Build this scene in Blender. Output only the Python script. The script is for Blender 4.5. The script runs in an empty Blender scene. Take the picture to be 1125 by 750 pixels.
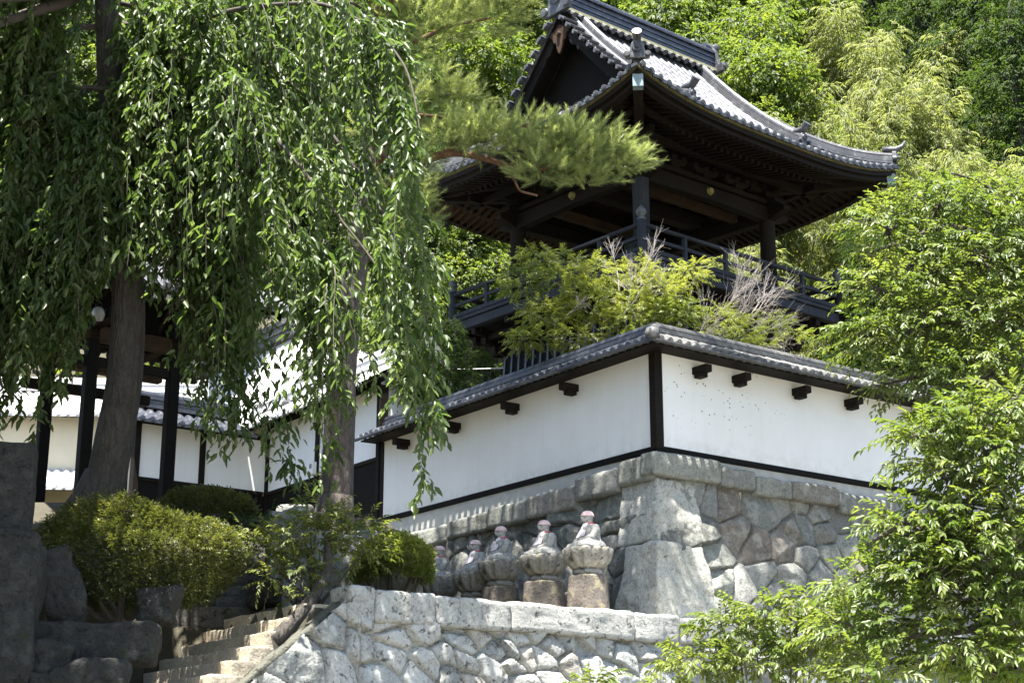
import bpy, bmesh, math, random
import numpy as np
from mathutils import Vector, Matrix

SC = bpy.context.scene
COL = SC.collection
R = math.radians

# ---------------------------------------------------------------- camera, sky, sun, exposure
PITCH = R(16.3)
FPX = 1752.0                                   # focal length in pixels of a 1125 px wide picture
cam_d = bpy.data.cameras.new('camera')
cam = bpy.data.objects.new('camera', cam_d); COL.objects.link(cam)
cam_d.sensor_width = 36.0
cam_d.lens = 36.0 * FPX / 1125.0
cam_d.clip_start = 0.1; cam_d.clip_end = 600
cam.location = (0, 0, 0)
cam.rotation_euler = (math.pi / 2 + PITCH, 0, 0)
SC.camera = cam

SUN_AZ = math.atan2(-0.42, -0.91)                # clockwise from +Y (north)
SUN_EL = R(74)
world = bpy.data.worlds.new('World'); SC.world = world; world.use_nodes = True
wn = world.node_tree
bg = wn.nodes['Background']
sky = wn.nodes.new('ShaderNodeTexSky'); sky.sky_type = 'NISHITA'; sky.sun_disc = False
sky.sun_elevation = SUN_EL; sky.sun_rotation = SUN_AZ
wn.links.new(sky.outputs[0], bg.inputs[0])
bg.inputs[1].default_value = 0.08
sun_d = bpy.data.lights.new('sun', 'SUN'); sun_d.energy = 5.0; sun_d.angle = R(0.5); sun_d.color = (1.0, 0.95, 0.86)
sun = bpy.data.objects.new('sun', sun_d); COL.objects.link(sun)
sdir = Vector((math.sin(SUN_AZ) * math.cos(SUN_EL), math.cos(SUN_AZ) * math.cos(SUN_EL), math.sin(SUN_EL)))
sun.rotation_euler = (-sdir).to_track_quat('-Z', 'Y').to_euler()
sun.location = (-20, -30, 60)
SC.view_settings.view_transform = 'Standard'; SC.view_settings.look = 'None'
SC.view_settings.gamma = 1.0; SC.view_settings.use_curve_mapping = False
SC.view_settings.exposure = 2.2
SC.render.engine = 'CYCLES'
cy = SC.cycles
cy.max_bounces = 6; cy.diffuse_bounces = 3; cy.glossy_bounces = 2; cy.transmission_bounces = 4
cy.transparent_max_bounces = 4; cy.caustics_reflective = False; cy.caustics_refractive = False
cy.use_denoising = True
cy.sample_clamp_indirect = 6.0

# ---------------------------------------------------------------- small maths
def at(px, py, Y):
    """the point at forward distance Y on the sight line of a photograph pixel"""
    dx = (px - 562.5) / FPX; dy = (375 - py) / FPX
    f = math.cos(PITCH) - dy * math.sin(PITCH); u = math.sin(PITCH) + dy * math.cos(PITCH)
    return np.array([dx / f * Y, Y, u / f * Y])

def project(P):
    P = np.asarray(P, float)
    c, s = math.cos(PITCH), math.sin(PITCH)
    f = P[..., 1] * c + P[..., 2] * s; u = -P[..., 1] * s + P[..., 2] * c
    return 562.5 + FPX * P[..., 0] / f, 375 - FPX * u / f

def unit(v):
    v = np.asarray(v, float); return v / (np.linalg.norm(v) + 1e-12)

class Frame:
    """horizontal frame: origin (x, y), x axis ax, y axis ax turned by 90 degrees"""
    def __init__(s, ox, oy, az):               # az: x axis measured clockwise from +Y
        s.o = np.array([ox, oy]); s.x = np.array([math.sin(az), math.cos(az)]); s.y = np.array([-s.x[1], s.x[0]])
        s.rz = math.pi / 2 - az
    def w(s, a, b, z):
        p = s.o + s.x * a + s.y * b; return np.array([p[0], p[1], z])
    def ws(s, a, b, z):
        a, b, z = np.broadcast_arrays(np.asarray(a, float), b, z)
        return np.stack([s.o[0] + s.x[0] * a + s.y[0] * b, s.o[1] + s.x[1] * a + s.y[1] * b, z], -1)
    def loc(s, X, Y):
        dx, dy = X - s.o[0], Y - s.o[1]; return dx * s.x[0] + dy * s.x[1], dx * s.y[0] + dy * s.y[1]
    def X3(s): return np.array([s.x[0], s.x[1], 0])
    def Y3(s): return np.array([s.y[0], s.y[1], 0])

WF = Frame(2.42, 26.0, R(53.5))                # the plaster wall's corner
TF = Frame(3.08, 35.57, R(50.0))               # centre of the bell tower

def _hash(ix, iy, iz, seed):
    h = (ix.astype(np.int64) * 374761393 + iy.astype(np.int64) * 668265263 + iz.astype(np.int64) * 2147483647 + seed * 974634533) & 0xFFFFFFFF
    h = ((h ^ (h >> 13)) * 1274126177) & 0xFFFFFFFF
    h = ((h ^ (h >> 16)) * 2246822519) & 0xFFFFFFFF
    return ((h ^ (h >> 15)) & 0xFFFFFF) / float(0xFFFFFF)

def vnoise(P, seed=0):
    P = np.asarray(P, float); i = np.floor(P).astype(np.int64); f = P - i; f = f * f * (3 - 2 * f)
    out = 0
    for dx in (0, 1):
        for dy in (0, 1):
            for dz in (0, 1):
                w = (f[..., 0] if dx else 1 - f[..., 0]) * (f[..., 1] if dy else 1 - f[..., 1]) * (f[..., 2] if dz else 1 - f[..., 2])
                out = out + w * _hash(i[..., 0] + dx, i[..., 1] + dy, i[..., 2] + dz, seed)
    return out * 2 - 1

def fbm(P, oct=3, seed=0):
    P = np.asarray(P, float); a = 1.0; t = 0
    for k in range(oct):
        t = t + a * vnoise(P * 2 ** k + 17.3 * k, seed + k); a *= .5
    return t

def sstep(a, b, x):
    t = np.clip((x - a) / (b - a), 0, 1); return t * t * (3 - 2 * t)

# ---------------------------------------------------------------- linking things, parts
def tag(o, label=None, cat=None, group=None, kind=None):
    if label: o['label'] = label
    if cat: o['category'] = cat
    if group: o['group'] = group
    if kind: o['kind'] = kind
    return o

def thing(name, label, cat, loc=(0, 0, 0), rz=0.0, group=None):
    o = bpy.data.objects.new(name, None); COL.objects.link(o)
    o.location = [float(v) for v in loc]; o.rotation_euler = (0, 0, rz); o.empty_display_size = .3
    return tag(o, label, cat, group)

def root_matrix(o):
    while o.parent: o = o.parent
    return Matrix.LocRotScale(o.location, o.rotation_euler, o.scale)

class MB:
    """collects shapes given in world space, links them as ONE mesh object"""
    def __init__(s): s.v = []; s.f = []; s.n = 0; s.c = []; s.hascol = False; s.fm = []
    def raw(s, V, F, col=None, m=0):
        V = np.asarray(V, float).reshape(-1, 3)
        for f in F: s.f.append(tuple(int(i) + s.n for i in f)); s.fm.append(m)
        s.v.append(V); s.n += len(V)
        if col is not None:
            s.hascol = True
            col = np.asarray(col, float)
            if col.ndim == 1: col = np.tile(col, (len(V), 1))
            s.c.append(col)
        else: s.c.append(np.full((len(V), 3), .5))
        return s
    def box(s, c, size, ax=(1, 0, 0), az=(0, 0, 1), taper=1.0, col=None, m=0):
        """box with centre c; x axis ax, z axis az (made square); taper scales the -z end"""
        ax = unit(ax); az = np.asarray(az, float); az = unit(az - ax * np.dot(az, ax)); ay = np.cross(az, ax)
        h = np.asarray(size, float) / 2; V = []
        for sz in (-1, 1):
            k = taper if sz < 0 else 1
            for sx, sy in ((-1, -1), (1, -1), (1, 1), (-1, 1)):
                V.append(np.asarray(c) + ax * h[0] * sx * k + ay * h[1] * sy * k + az * h[2] * sz)
        return s.raw(V, [(3, 2, 1, 0), (4, 5, 6, 7), (0, 1, 5, 4), (1, 2, 6, 5), (2, 3, 7, 6), (3, 0, 4, 7)], col, m)
    def beam(s, p, q, w, h, up=(0, 0, 1), col=None, m=0):
        p = np.asarray(p, float); q = np.asarray(q, float)
        return s.box((p + q) / 2, (np.linalg.norm(q - p), w, h), q - p, up, 1.0, col, m)
    def tube(s, path, r, n=8, cap=True, col=None, m=0):
        P = np.asarray(path, float); k = len(P); r = np.broadcast_to(np.asarray(r, float), (k,))
        T = np.gradient(P, axis=0); T /= np.linalg.norm(T, axis=1)[:, None] + 1e-9
        ref = np.array([0, 0, 1.0]) if abs(T[0][2]) < .9 else np.array([1.0, 0, 0])
        V = []; x = None
        for i in range(k):
            if x is None: x = unit(np.cross(T[i], ref))
            else: x = unit(x - T[i] * np.dot(x, T[i]))
            y = np.cross(T[i], x)
            a = np.arange(n) * 2 * math.pi / n
            V.append(P[i] + r[i] * (np.cos(a)[:, None] * x + np.sin(a)[:, None] * y))
        F = []
        for i in range(k - 1):
            for j in range(n):
                a, b = i * n + j, i * n + (j + 1) % n
                F.append((a, b, b + n, a + n))
        if cap:
            F.append(tuple(range(n - 1, -1, -1))); F.append(tuple((k - 1) * n + j for j in range(n)))
        return s.raw(np.concatenate(V), F, col, m)
    def lathe(s, c, prof, n=24, sx=1.0, sy=1.0, flute=0, depth=0.0, col=None, m=0, ax=(1, 0, 0)):
        """prof: list of (radius, z) from bottom to top, around a vertical axis through c"""
        c = np.asarray(c, float); ax = unit(ax); ay = np.array([-ax[1], ax[0], 0]); V = []; F = []
        a = np.arange(n) * 2 * math.pi / n
        for r, z in prof:
            rr = r * (1 - depth * np.abs(np.sin(flute * a / 2)) ** 3) if flute else np.full(n, r)
            V.append(c + (rr * np.cos(a) * sx)[:, None] * ax + (rr * np.sin(a) * sy)[:, None] * ay + np.array([0, 0, z]))
        for i in range(len(prof) - 1):
            for j in range(n):
                p, q = i * n + j, i * n + (j + 1) % n
                F.append((p, q, q + n, p + n))
        F.append(tuple(range(n - 1, -1, -1))); F.append(tuple((len(prof) - 1) * n + j for j in range(n)))
        return s.raw(np.concatenate(V), F, col, m)
    def grid(s, G, col=None, flip=False, m=0):
        G = np.asarray(G, float); h, w = G.shape[:2]
        i = (np.arange(h - 1)[:, None] * w + np.arange(w - 1)[None, :]).ravel()
        F = np.stack([i, i + 1, i + w + 1, i + w], 1)
        if flip: F = F[:, ::-1]
        return s.raw(G.reshape(-1, 3), F.tolist(), None if col is None else np.asarray(col).reshape(-1, 3), m)
    def prism(s, poly, d, col=None, m=0):
        """closed polygon of 3-D points pushed along the vector d"""
        A = np.asarray(poly, float); B = A + np.asarray(d, float); n = len(A)
        F = [tuple(range(n - 1, -1, -1)), tuple(range(n, 2 * n))] + [(j, (j + 1) % n, n + (j + 1) % n, n + j) for j in range(n)]
        return s.raw(np.concatenate([A, B]), F, col, m)
    def build(s, name, mat, parent=None, smooth=False, bevel=0.0, seg=1, own=False, remesh=0.0):
        V = np.concatenate(s.v)
        o = None
        me = bpy.data.meshes.new(name)
        if parent is not None: inv = root_matrix(parent).inverted()
        elif own:
            c = (V.min(0) + V.max(0)) / 2; c[2] = V[:, 2].min(); inv = Matrix.Translation(Vector(-c))
        else: inv = Matrix.Identity(4)
        A = np.array(inv); V2 = V @ A[:3, :3].T + A[:3, 3]
        me.from_pydata(V2.tolist(), [], s.f)
        if s.hascol:
            at_ = me.color_attributes.new('col', 'FLOAT_COLOR', 'POINT')
            C4 = np.ones((len(V), 4), np.float32); C4[:, :3] = np.concatenate(s.c)
            at_.data.foreach_set('color', C4.ravel())
        mats = mat if isinstance(mat, (list, tuple)) else [mat]
        for x in mats: me.materials.append(x)
        if len(mats) > 1: me.polygons.foreach_set('material_index', np.array(s.fm, np.int32))
        if smooth: me.polygons.foreach_set('use_smooth', np.ones(len(me.polygons), bool))
        me.update()
        o = bpy.data.objects.new(name, me); COL.objects.link(o)
        if parent is not None: o.parent = parent
        elif own: o.location = Vector(c)
        if remesh:
            md = o.modifiers.new('remesh', 'REMESH'); md.mode = 'VOXEL'; md.voxel_size = remesh; md.use_smooth_shade = True
        if bevel:
            md = o.modifiers.new('bevel', 'BEVEL'); md.width = bevel; md.segments = seg; md.limit_method = 'ANGLE'; md.angle_limit = R(40)
        return o

def fast_mesh(name, V, F4, mats, tint=None, fm=None, parent=None, smooth=True, F3=None):
    """numpy route for big leaf meshes: V (n,3) world, F4 (m,4), tint (n,)"""
    me = bpy.data.meshes.new(name)
    if parent is not None:
        A = np.array(root_matrix(parent).inverted()); V = V @ A[:3, :3].T + A[:3, 3]
    nq = 0 if F4 is None else len(F4); n3 = 0 if F3 is None else len(F3)
    me.vertices.add(len(V)); me.vertices.foreach_set('co', np.ascontiguousarray(V, np.float32).ravel())
    li = []; ls = []; tot = 0
    if nq: li.append(F4.ravel()); ls.append(np.arange(nq) * 4); tot = nq * 4
    if n3: li.append(F3.ravel()); ls.append(tot + np.arange(n3) * 3)
    li = np.concatenate(li).astype(np.int32); ls = np.concatenate(ls).astype(np.int32)
    me.loops.add(len(li)); me.loops.foreach_set('vertex_index', li)
    me.polygons.add(nq + n3); me.polygons.foreach_set('loop_start', ls)
    if tint is not None:
        a = me.attributes.new('tint', 'FLOAT', 'POINT'); a.data.foreach_set('value', np.asarray(tint, np.float32))
    for x in (mats if isinstance(mats, (list, tuple)) else [mats]): me.materials.append(x)
    if fm is not None: me.polygons.foreach_set('material_index', np.asarray(fm, np.int32))
    me.polygons.foreach_set('use_smooth', np.full(nq + n3, smooth, bool))
    me.update(calc_edges=True); me.validate()
    o = bpy.data.objects.new(name, me); COL.objects.link(o)
    if parent is not None: o.parent = parent
    return o

def copy_tree(o, parent=None):
    c = o.copy(); COL.objects.link(c)
    if parent is not None: c.parent = parent
    for ch in list(o.children): copy_tree(ch, c)
    return c

# ---------------------------------------------------------------- materials
MAT = {}
def new_mat(name):
    m = bpy.data.materials.new(name); m.use_nodes = True; MAT[name] = m
    nt = m.node_tree; b = nt.nodes['Principled BSDF']
    return m, nt, b
def node(nt, typ, ins=None, **kw):
    n = nt.nodes.new(typ)
    for k, v in kw.items(): setattr(n, k, v)
    for k, v in (ins or {}).items():
        if isinstance(v, bpy.types.NodeSocket): nt.links.new(v, n.inputs[k])
        else: n.inputs[k].default_value = v
    return n
def ramp(nt, fac, stops, interp='LINEAR'):
    n = nt.nodes.new('ShaderNodeValToRGB'); n.color_ramp.interpolation = interp
    e = n.color_ramp.elements
    while len(e) < len(stops): e.new(.5)
    for x, (p, c) in zip(e, stops):
        x.position = p; x.color = tuple(c) + ((1,) if len(c) == 3 else ())
    nt.links.new(fac, n.inputs[0]); return n.outputs[0]
def mixc(nt, fac, a, b, mode='MIX'):
    n = nt.nodes.new('ShaderNodeMix'); n.data_type = 'RGBA'; n.blend_type = mode
    for s, v in ((n.inputs[0], fac), (n.inputs[6], a), (n.inputs[7], b)):
        if isinstance(v, bpy.types.NodeSocket): nt.links.new(v, s)
        else: s.default_value = v if isinstance(v, (int, float)) else tuple(v) + ((1,) if len(v) == 3 else ())
    return n.outputs[2]
def noise(nt, scale, detail=4, rough=.55, vec=None, dist=0.0):
    n = node(nt, 'ShaderNodeTexNoise', {'Scale': scale, 'Detail': detail, 'Roughness': rough, 'Distortion': dist})
    if vec is not None: nt.links.new(vec, n.inputs['Vector'])
    return n.outputs[0]
def objco(nt, scale=None):
    t = nt.nodes.new('ShaderNodeTexCoord'); v = t.outputs['Object']
    if scale is not None:
        mp = node(nt, 'ShaderNodeMapping', {'Scale': scale}); nt.links.new(v, mp.inputs['Vector']); v = mp.outputs[0]
    return v
def bump(nt, b, h, strength=.3, dist=.02):
    n = node(nt, 'ShaderNodeBump', {'Strength': strength, 'Distance': dist, 'Height': h})
    nt.links.new(n.outputs[0], b.inputs['Normal'])

def leaf_mat(name, dark, mid, light, trans=.35, rough=.45, tcol=None, spec=.5):
    m, nt, b = new_mat(name)
    a = node(nt, 'ShaderNodeAttribute', attribute_name='tint')
    v = objco(nt)
    n = noise(nt, 1.3, 2, .5, v)
    f = node(nt, 'ShaderNodeMath', {0: a.outputs['Fac'], 1: n}, operation='ADD')
    f2 = node(nt, 'ShaderNodeMath', {0: f.outputs[0], 1: .62}, operation='MULTIPLY')
    c = ramp(nt, f2.outputs[0], [(.15, dark), (.5, mid), (.9, light)])
    nt.links.new(c, b.inputs['Base Color']); b.inputs['Roughness'].default_value = rough
    b.inputs['Specular IOR Level'].default_value = spec
    t = node(nt, 'ShaderNodeBsdfTranslucent')
    tc = mixc(nt, 1.0, c, tcol or (2.1, 2.05, .95), 'MULTIPLY')
    nt.links.new(tc, t.inputs[0])
    mx = node(nt, 'ShaderNodeMixShader', {0: trans, 1: b.outputs[0], 2: t.outputs[0]})
    nt.links.new(mx.outputs[0], nt.nodes['Material Output'].inputs[0])
    return m

def wood_mat(name, c1, c2, rough=.75, grain=(1, 1, 1)):
    m, nt, b = new_mat(name); v = objco(nt, grain)
    n = noise(nt, 6, 6, .6, v, .4); n2 = noise(nt, 1.2, 3, .5, objco(nt))
    c = ramp(nt, n, [(.3, c1), (.7, c2)])
    c = mixc(nt, n2, c, tuple(x * .6 for x in c1), 'MIX')
    nt.links.new(c, b.inputs['Base Color']); b.inputs['Roughness'].default_value = rough
    b.inputs['Specular IOR Level'].default_value = .15
    bump(nt, b, n, .35, .01); return m

def plain(name, col, rough=.6, var=.15, scale=8, bmp=.15, spec=.5):
    m, nt, b = new_mat(name); n = noise(nt, scale, 5, .6, objco(nt))
    c = ramp(nt, n, [(.25, tuple(x * (1 - var) for x in col)), (.75, tuple(min(1, x * (1 + var)) for x in col))])
    nt.links.new(c, b.inputs['Base Color']); b.inputs['Roughness'].default_value = rough
    b.inputs['Specular IOR Level'].default_value = spec
    bump(nt, b, n, bmp, .01); return m

def stone_mat(name, lich=(.52, .53, .47), dark=(.05, .052, .045), moss=(.10, .11, .035), la=.6, da=.5, ma=.35, base=None, bstr=.6):
    """rock coloured per stone by the 'col' attribute, with lichen, black crust and moss growing in patches"""
    m, nt, b = new_mat(name); v = objco(nt)
    if base is None: c = node(nt, 'ShaderNodeAttribute', attribute_name='col').outputs['Color']
    else: c = mixc(nt, 0.0, base, base)
    fine = noise(nt, 26, 8, .68, v); mid = noise(nt, 5.5, 6, .62, v); big = noise(nt, 1.7, 4, .6, v)
    g = ramp(nt, fine, [(.28, (.55, .55, .55)), (.5, (1, 1, 1)), (.75, (1.38, 1.36, 1.3))])
    c = mixc(nt, 1.0, c, g, 'MULTIPLY')
    f = ramp(nt, mid, [(.50, (0, 0, 0)), (.62, (la, la, la))]); c = mixc(nt, f, c, lich)
    n3 = noise(nt, 9, 7, .7, v, .6)
    f = ramp(nt, n3, [(.56, (0, 0, 0)), (.63, (da, da, da))]); c = mixc(nt, f, c, dark)
    n4 = noise(nt, 3.1, 6, .65, v, .3)
    f = ramp(nt, n4, [(.60, (0, 0, 0)), (.68, (ma, ma, ma))]); c = mixc(nt, f, c, moss)
    nt.links.new(c, b.inputs['Base Color']); b.inputs['Roughness'].default_value = .9
    b.inputs['Specular IOR Level'].default_value = .25
    h = node(nt, 'ShaderNodeMath', {0: fine, 1: mid}, operation='ADD'); bump(nt, b, h.outputs[0], bstr, .035)
    return m

def tile_mat(name, c1, c2, rough=.38, lich=.35, lc=(.36, .36, .32)):
    m, nt, b = new_mat(name); v = objco(nt)
    n = noise(nt, 3.5, 5, .6, v); n2 = noise(nt, 22, 5, .65, v); n3 = noise(nt, 7, 6, .7, v, .5)
    c = ramp(nt, n, [(.3, c1), (.7, c2)])
    f = ramp(nt, n3, [(.55, (0, 0, 0)), (.66, (lich,) * 3)]); c = mixc(nt, f, c, lc)
    nt.links.new(c, b.inputs['Base Color'])
    rr = ramp(nt, n2, [(.3, (rough - .1,) * 3), (.7, (rough + .22,) * 3)]); nt.links.new(rr, b.inputs['Roughness'])
    bump(nt, b, n2, .2, .01); return m

def plaster_mat():
    m, nt, b = new_mat('white plaster'); v = objco(nt)
    n = noise(nt, 1.1, 5, .6, v); n2 = noise(nt, 60, 4, .6, v)
    c = ramp(nt, n, [(.3, (.80, .80, .78)), (.65, (.86, .86, .85))])
    # rain streaks under the eaves
    ns = noise(nt, 3.0, 5, .65, objco(nt, (2.5, 2.5, .22)))
    f = ramp(nt, ns, [(.50, (0, 0, 0)), (.80, (.14, .14, .14))]); c = mixc(nt, f, c, (.52, .49, .43))
    # black mould specks gathered high on the wall
    vo = node(nt, 'ShaderNodeTexVoronoi', {'Scale': 11.0}); nt.links.new(v, vo.inputs['Vector'])
    sp = ramp(nt, vo.outputs['Distance'], [(.15, (1, 1, 1)), (.21, (0, 0, 0))])
    sep = node(nt, 'ShaderNodeSeparateXYZ', {0: v})
    mk = noise(nt, 2.2, 4, .6, v)
    z = ramp(nt, node(nt, 'ShaderNodeMath', {0: sep.outputs[2], 1: 2.2}, operation='DIVIDE').outputs[0], [(.40, (0, 0, 0)), (.66, (1, 1, 1))])
    xr = node(nt, 'ShaderNodeMapRange', {'Value': sep.outputs[0], 'From Min': .02, 'From Max': .3, 'To Min': 0.0, 'To Max': 1.0})
    xr2 = node(nt, 'ShaderNodeMapRange', {'Value': sep.outputs[0], 'From Min': 1.7, 'From Max': 3.4, 'To Min': 1.0, 'To Max': 0.0})
    mm = ramp(nt, mk, [(.48, (0, 0, 0)), (.54, (1, 1, 1))])
    k = mixc(nt, 1.0, sp, z, 'MULTIPLY'); k = mixc(nt, 1.0, k, mm, 'MULTIPLY')
    k = mixc(nt, 1.0, k, xr.outputs[0], 'MULTIPLY'); k = mixc(nt, 1.0, k, xr2.outputs[0], 'MULTIPLY')
    c = mixc(nt, k, c, (.06, .06, .05))
    # splash grime along the foot
    nf = noise(nt, 5.0, 5, .65, v)
    zz = ramp(nt, sep.outputs[2], [(.60, (1, 1, 1)), (.95, (0, 0, 0))])
    gf = mixc(nt, 1.0, zz, ramp(nt, nf, [(.42, (0, 0, 0)), (.75, (.45, .45, .45))]), 'MULTIPLY'); c = mixc(nt, gf, c, (.45, .43, .37))
    nt.links.new(c, b.inputs['Base Color']); b.inputs['Roughness'].default_value = .85
    bump(nt, b, n2, .12, .004); return m

PLASTER = plaster_mat()
CREAM = plain('cream plaster', (.62, .56, .42), .9, .06, 2)
CONCRETE = plain('grey concrete', (.42, .42, .40), .9, .18, 5)
WOOD = wood_mat('dark timber', (.0085, .0065, .005), (.024, .018, .013), .7, (1, 1, 6))
WOODR = wood_mat('brown rafter timber', (.045, .028, .018), (.10, .065, .042), .75)
WOODG = wood_mat('weathered grey timber', (.02, .022, .028), (.065, .07, .085), .7, (8, 8, .6))
BOARD = wood_mat('black weatherboard', (.006, .0055, .005), (.016, .014, .012), .8, (1, 1, 8))
TILE = tile_mat('silver grey roof tile', (.042, .044, .052), (.088, .09, .10), .40)
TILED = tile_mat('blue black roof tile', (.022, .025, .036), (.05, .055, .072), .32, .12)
TILEW = tile_mat('old lichened roof tile', (.05, .05, .052), (.105, .105, .105), .55, .6, (.24, .24, .21))
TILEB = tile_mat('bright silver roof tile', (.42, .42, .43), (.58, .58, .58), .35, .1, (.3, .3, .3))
RIDGE = tile_mat('dark ridge tile', (.032, .034, .04), (.07, .073, .08), .4, .3)
MOSSY = plain('mossy eave edge', (.085, .07, .025), .95, .5, 9, .5)
COPPER = plain('pale blue copper cap', (.20, .27, .31), .6, .2, 9)
STONE_U = stone_mat('old wall stone', (.34, .345, .31), (.05, .05, .043), (.13, .11, .055), .55, .5, .35)
STONE_L = stone_mat('pale granite', (.46, .47, .44), (.035, .037, .03), (.09, .09, .04), .7, .85, .3)
STONE_D = stone_mat('shade-darkened mossy rock', (.075, .077, .07), (.010, .010, .009), (.03, .038, .012), .4, .8, .7, None, 1.0)  # rock colours lowered to stand in for deep shade
STEP = stone_mat('worn tan step stone', (.46, .41, .33), (.06, .055, .045), (.1, .1, .05), .5, .35, .2)
STATUE = stone_mat('grey statue stone', (.54, .53, .50), (.04, .04, .036), (.10, .11, .045), .55, .55, .25, (.31, .31, .295), .4)
LOTUS = stone_mat('pale lotus stone', (.44, .42, .37), (.03, .03, .027), (.12, .13, .045), .55, .85, .5, (.27, .255, .225), .5)
PEDESTAL = stone_mat('brown pedestal stone', (.40, .36, .22), (.04, .035, .03), (.10, .075, .055), .5, .55, .4, (.15, .13, .115), .5)
PINK = plain('faded pink cloth', (.64, .47, .48), .95, .12, 14)
PALEPINK = plain('bleached bib cloth', (.80, .70, .73), .95, .1, 10)
RED = plain('red neck cord', (.55, .10, .13), .9, .15, 10)
BARK = None
def bark_mat(name, c1, c2, sc=9):
    m, nt, b = new_mat(name); v = objco(nt, (1, 1, .28))
    vo = node(nt, 'ShaderNodeTexVoronoi', {'Scale': float(sc)}, feature='DISTANCE_TO_EDGE'); nt.links.new(v, vo.inputs['Vector'])
    n = noise(nt, 14, 6, .65, v)
    c = ramp(nt, n, [(.3, c1), (.7, c2)])
    f = ramp(nt, vo.outputs[0], [(.0, (.6, .6, .6)), (.1, (1, 1, 1))]); c = mixc(nt, 1.0, c, f, 'MULTIPLY')
    nt.links.new(c, b.inputs['Base Color']); b.inputs['Roughness'].default_value = .9
    h = node(nt, 'ShaderNodeMath', {0: vo.outputs[0], 1: n}, operation='ADD'); bump(nt, b, h.outputs[0], .8, .04); return m
BARK = bark_mat('grey brown bark', (.03, .026, .022), (.085, .075, .065), 20)
BARKP = bark_mat('plated pine bark', (.045, .036, .032), (.12, .10, .088), 17)
BARKR = bark_mat('red pine branch bark', (.09, .045, .025), (.19, .10, .055), 10)
TWIGC = plain('grey cherry twig', (.16, .14, .125), .85, .25, 14)
TWIG = plain('bleached dead twig', (.40, .36, .34), .85, .2, 12)
BRANCH = plain('dark branch', (.06, .05, .04), .9, .3, 12)
L_CHERRY = leaf_mat('weeping cherry leaf', (.018, .036, .010), (.052, .086, .022), (.14, .185, .075), .50, .42, (1.85, 2.0, 1.0))
L_RIGHT = leaf_mat('glossy cherry leaf', (.030, .056, .012), (.080, .124, .024), (.155, .19, .05), .44, .42)
L_MID = leaf_mat('mid green leaf', (.026, .05, .012), (.068, .106, .024), (.15, .185, .048), .5, .55)
L_DARK = leaf_mat('dark evergreen leaf', (.010, .022, .007), (.026, .05, .014), (.06, .095, .026), .42, .7, None, .25)
L_BAMBOO = leaf_mat('yellow green bamboo leaf', (.075, .10, .034), (.165, .19, .072), (.265, .28, .135), .48, .5, (1.75, 1.8, 1.0))
L_PINE = leaf_mat('pine needle', (.045, .075, .028), (.165, .20, .085), (.38, .42, .21), .50, .5, (1.85, 1.85, 1.0))
L_MAPLE = leaf_mat('yellow green maple leaf', (.042, .062, .016), (.10, .132, .034), (.20, .22, .066), .5, .5)
L_AZALEA = leaf_mat('azalea leaf', (.016, .024, .008), (.042, .055, .016), (.125, .135, .042), .36, .45)
SOIL = None
def ground_mat():
    m, nt, b = new_mat('leafy soil'); v = objco(nt)
    n = noise(nt, .9, 6, .65, v); n2 = noise(nt, 8, 6, .7, v)
    c = ramp(nt, n, [(.3, (.030, .028, .018)), (.52, (.05, .045, .028)), (.7, (.028, .045, .016))])
    c = mixc(nt, n2, c, (.07, .06, .04)); nt.links.new(c, b.inputs['Base Color']); b.inputs['Roughness'].default_value = .95
    bump(nt, b, n2, .8, .06); return m
SOIL = ground_mat()
# ================================================================ the ground
def H(X, Y):
    X = np.asarray(X, float); Y = np.asarray(Y, float)
    p, q = WF.loc(X, Y)
    nz = fbm(np.stack([X * .5, Y * .5, 0 * X], -1), 3, 5)
    h = np.full(X.shape, -1.6)
    h = np.where((q > -.62) & (p > -6.3), 2.70, h)                               # terrace of the statues, landing
    h = np.where((q > -.62) & (p <= -6.3) & (p > -10), np.clip(2.3 + (p + 6.9) * .8, .4, 2.5), h)   # under the flight
    h = np.where((q > -.62) & (p > -6.9) & (X < -2), 2.60, h)
    left = np.interp(Y, [18.8, 19.6, 20.6, 21.2, 23, 26, 30, 36], [-1.6, 1.0, 1.5, 2.2, 3.3, 4.85, 5.2, 5.5])
    h = np.where((X < -5.35) & ~((q < 2.4) & (p > -10)), left, h)
    fl = np.clip(2.45 + (Y - 23.3) * .55, 2.4, 5.0)
    h = np.where((X >= -5.5) & (X < -3.5) & (Y > 23.2), fl, h)
    bed = 4.35 + .12 * nz
    kx = sstep(-1.15, -1.95, X) * sstep(24.1, 24.35, Y)
    h = np.where((X >= -3.6) & (p < -.7) & (q > -.62) & (Y > 24.1), 2.70 + (bed - 2.70) * kx, h)
    up = sstep(4.5, 7.5, q)
    h = np.where((X >= -3.6) & (p < .1) & (q > 4.4), np.maximum(h, 2.7 + 2.4 * up), h)
    h = np.where((p > .05) & (q > .05), 5.55, h)                                # inside the plaster wall
    h = np.where((Y > 36) & (p <= .05), np.maximum(h, 5.5), h)
    hill = 5.5 + np.maximum(0, Y - 42) * .80 + np.maximum(0, Y - 46) * .12 + .8 * nz * sstep(42, 46, Y)
    h = np.where(Y > 42, np.maximum(hill, 5.5), h)
    h = h + .05 * nz
    return h
xs = np.concatenate([np.arange(-110, -18, 3.0), np.arange(-18, 16, .2), np.arange(16, 113, 3.0)])
ys = np.concatenate([np.arange(-60, 17, 3.5), np.arange(17, 42, .2), np.arange(42, 160, 2.0)])
gx, gy = np.meshgrid(xs, ys)
G = np.stack([gx, gy, H(gx, gy)], -1)
tag(MB().grid(G).build('ground', SOIL, smooth=True), 'mossy soil of the terraces and the hillside', None, None, 'structure')

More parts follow.
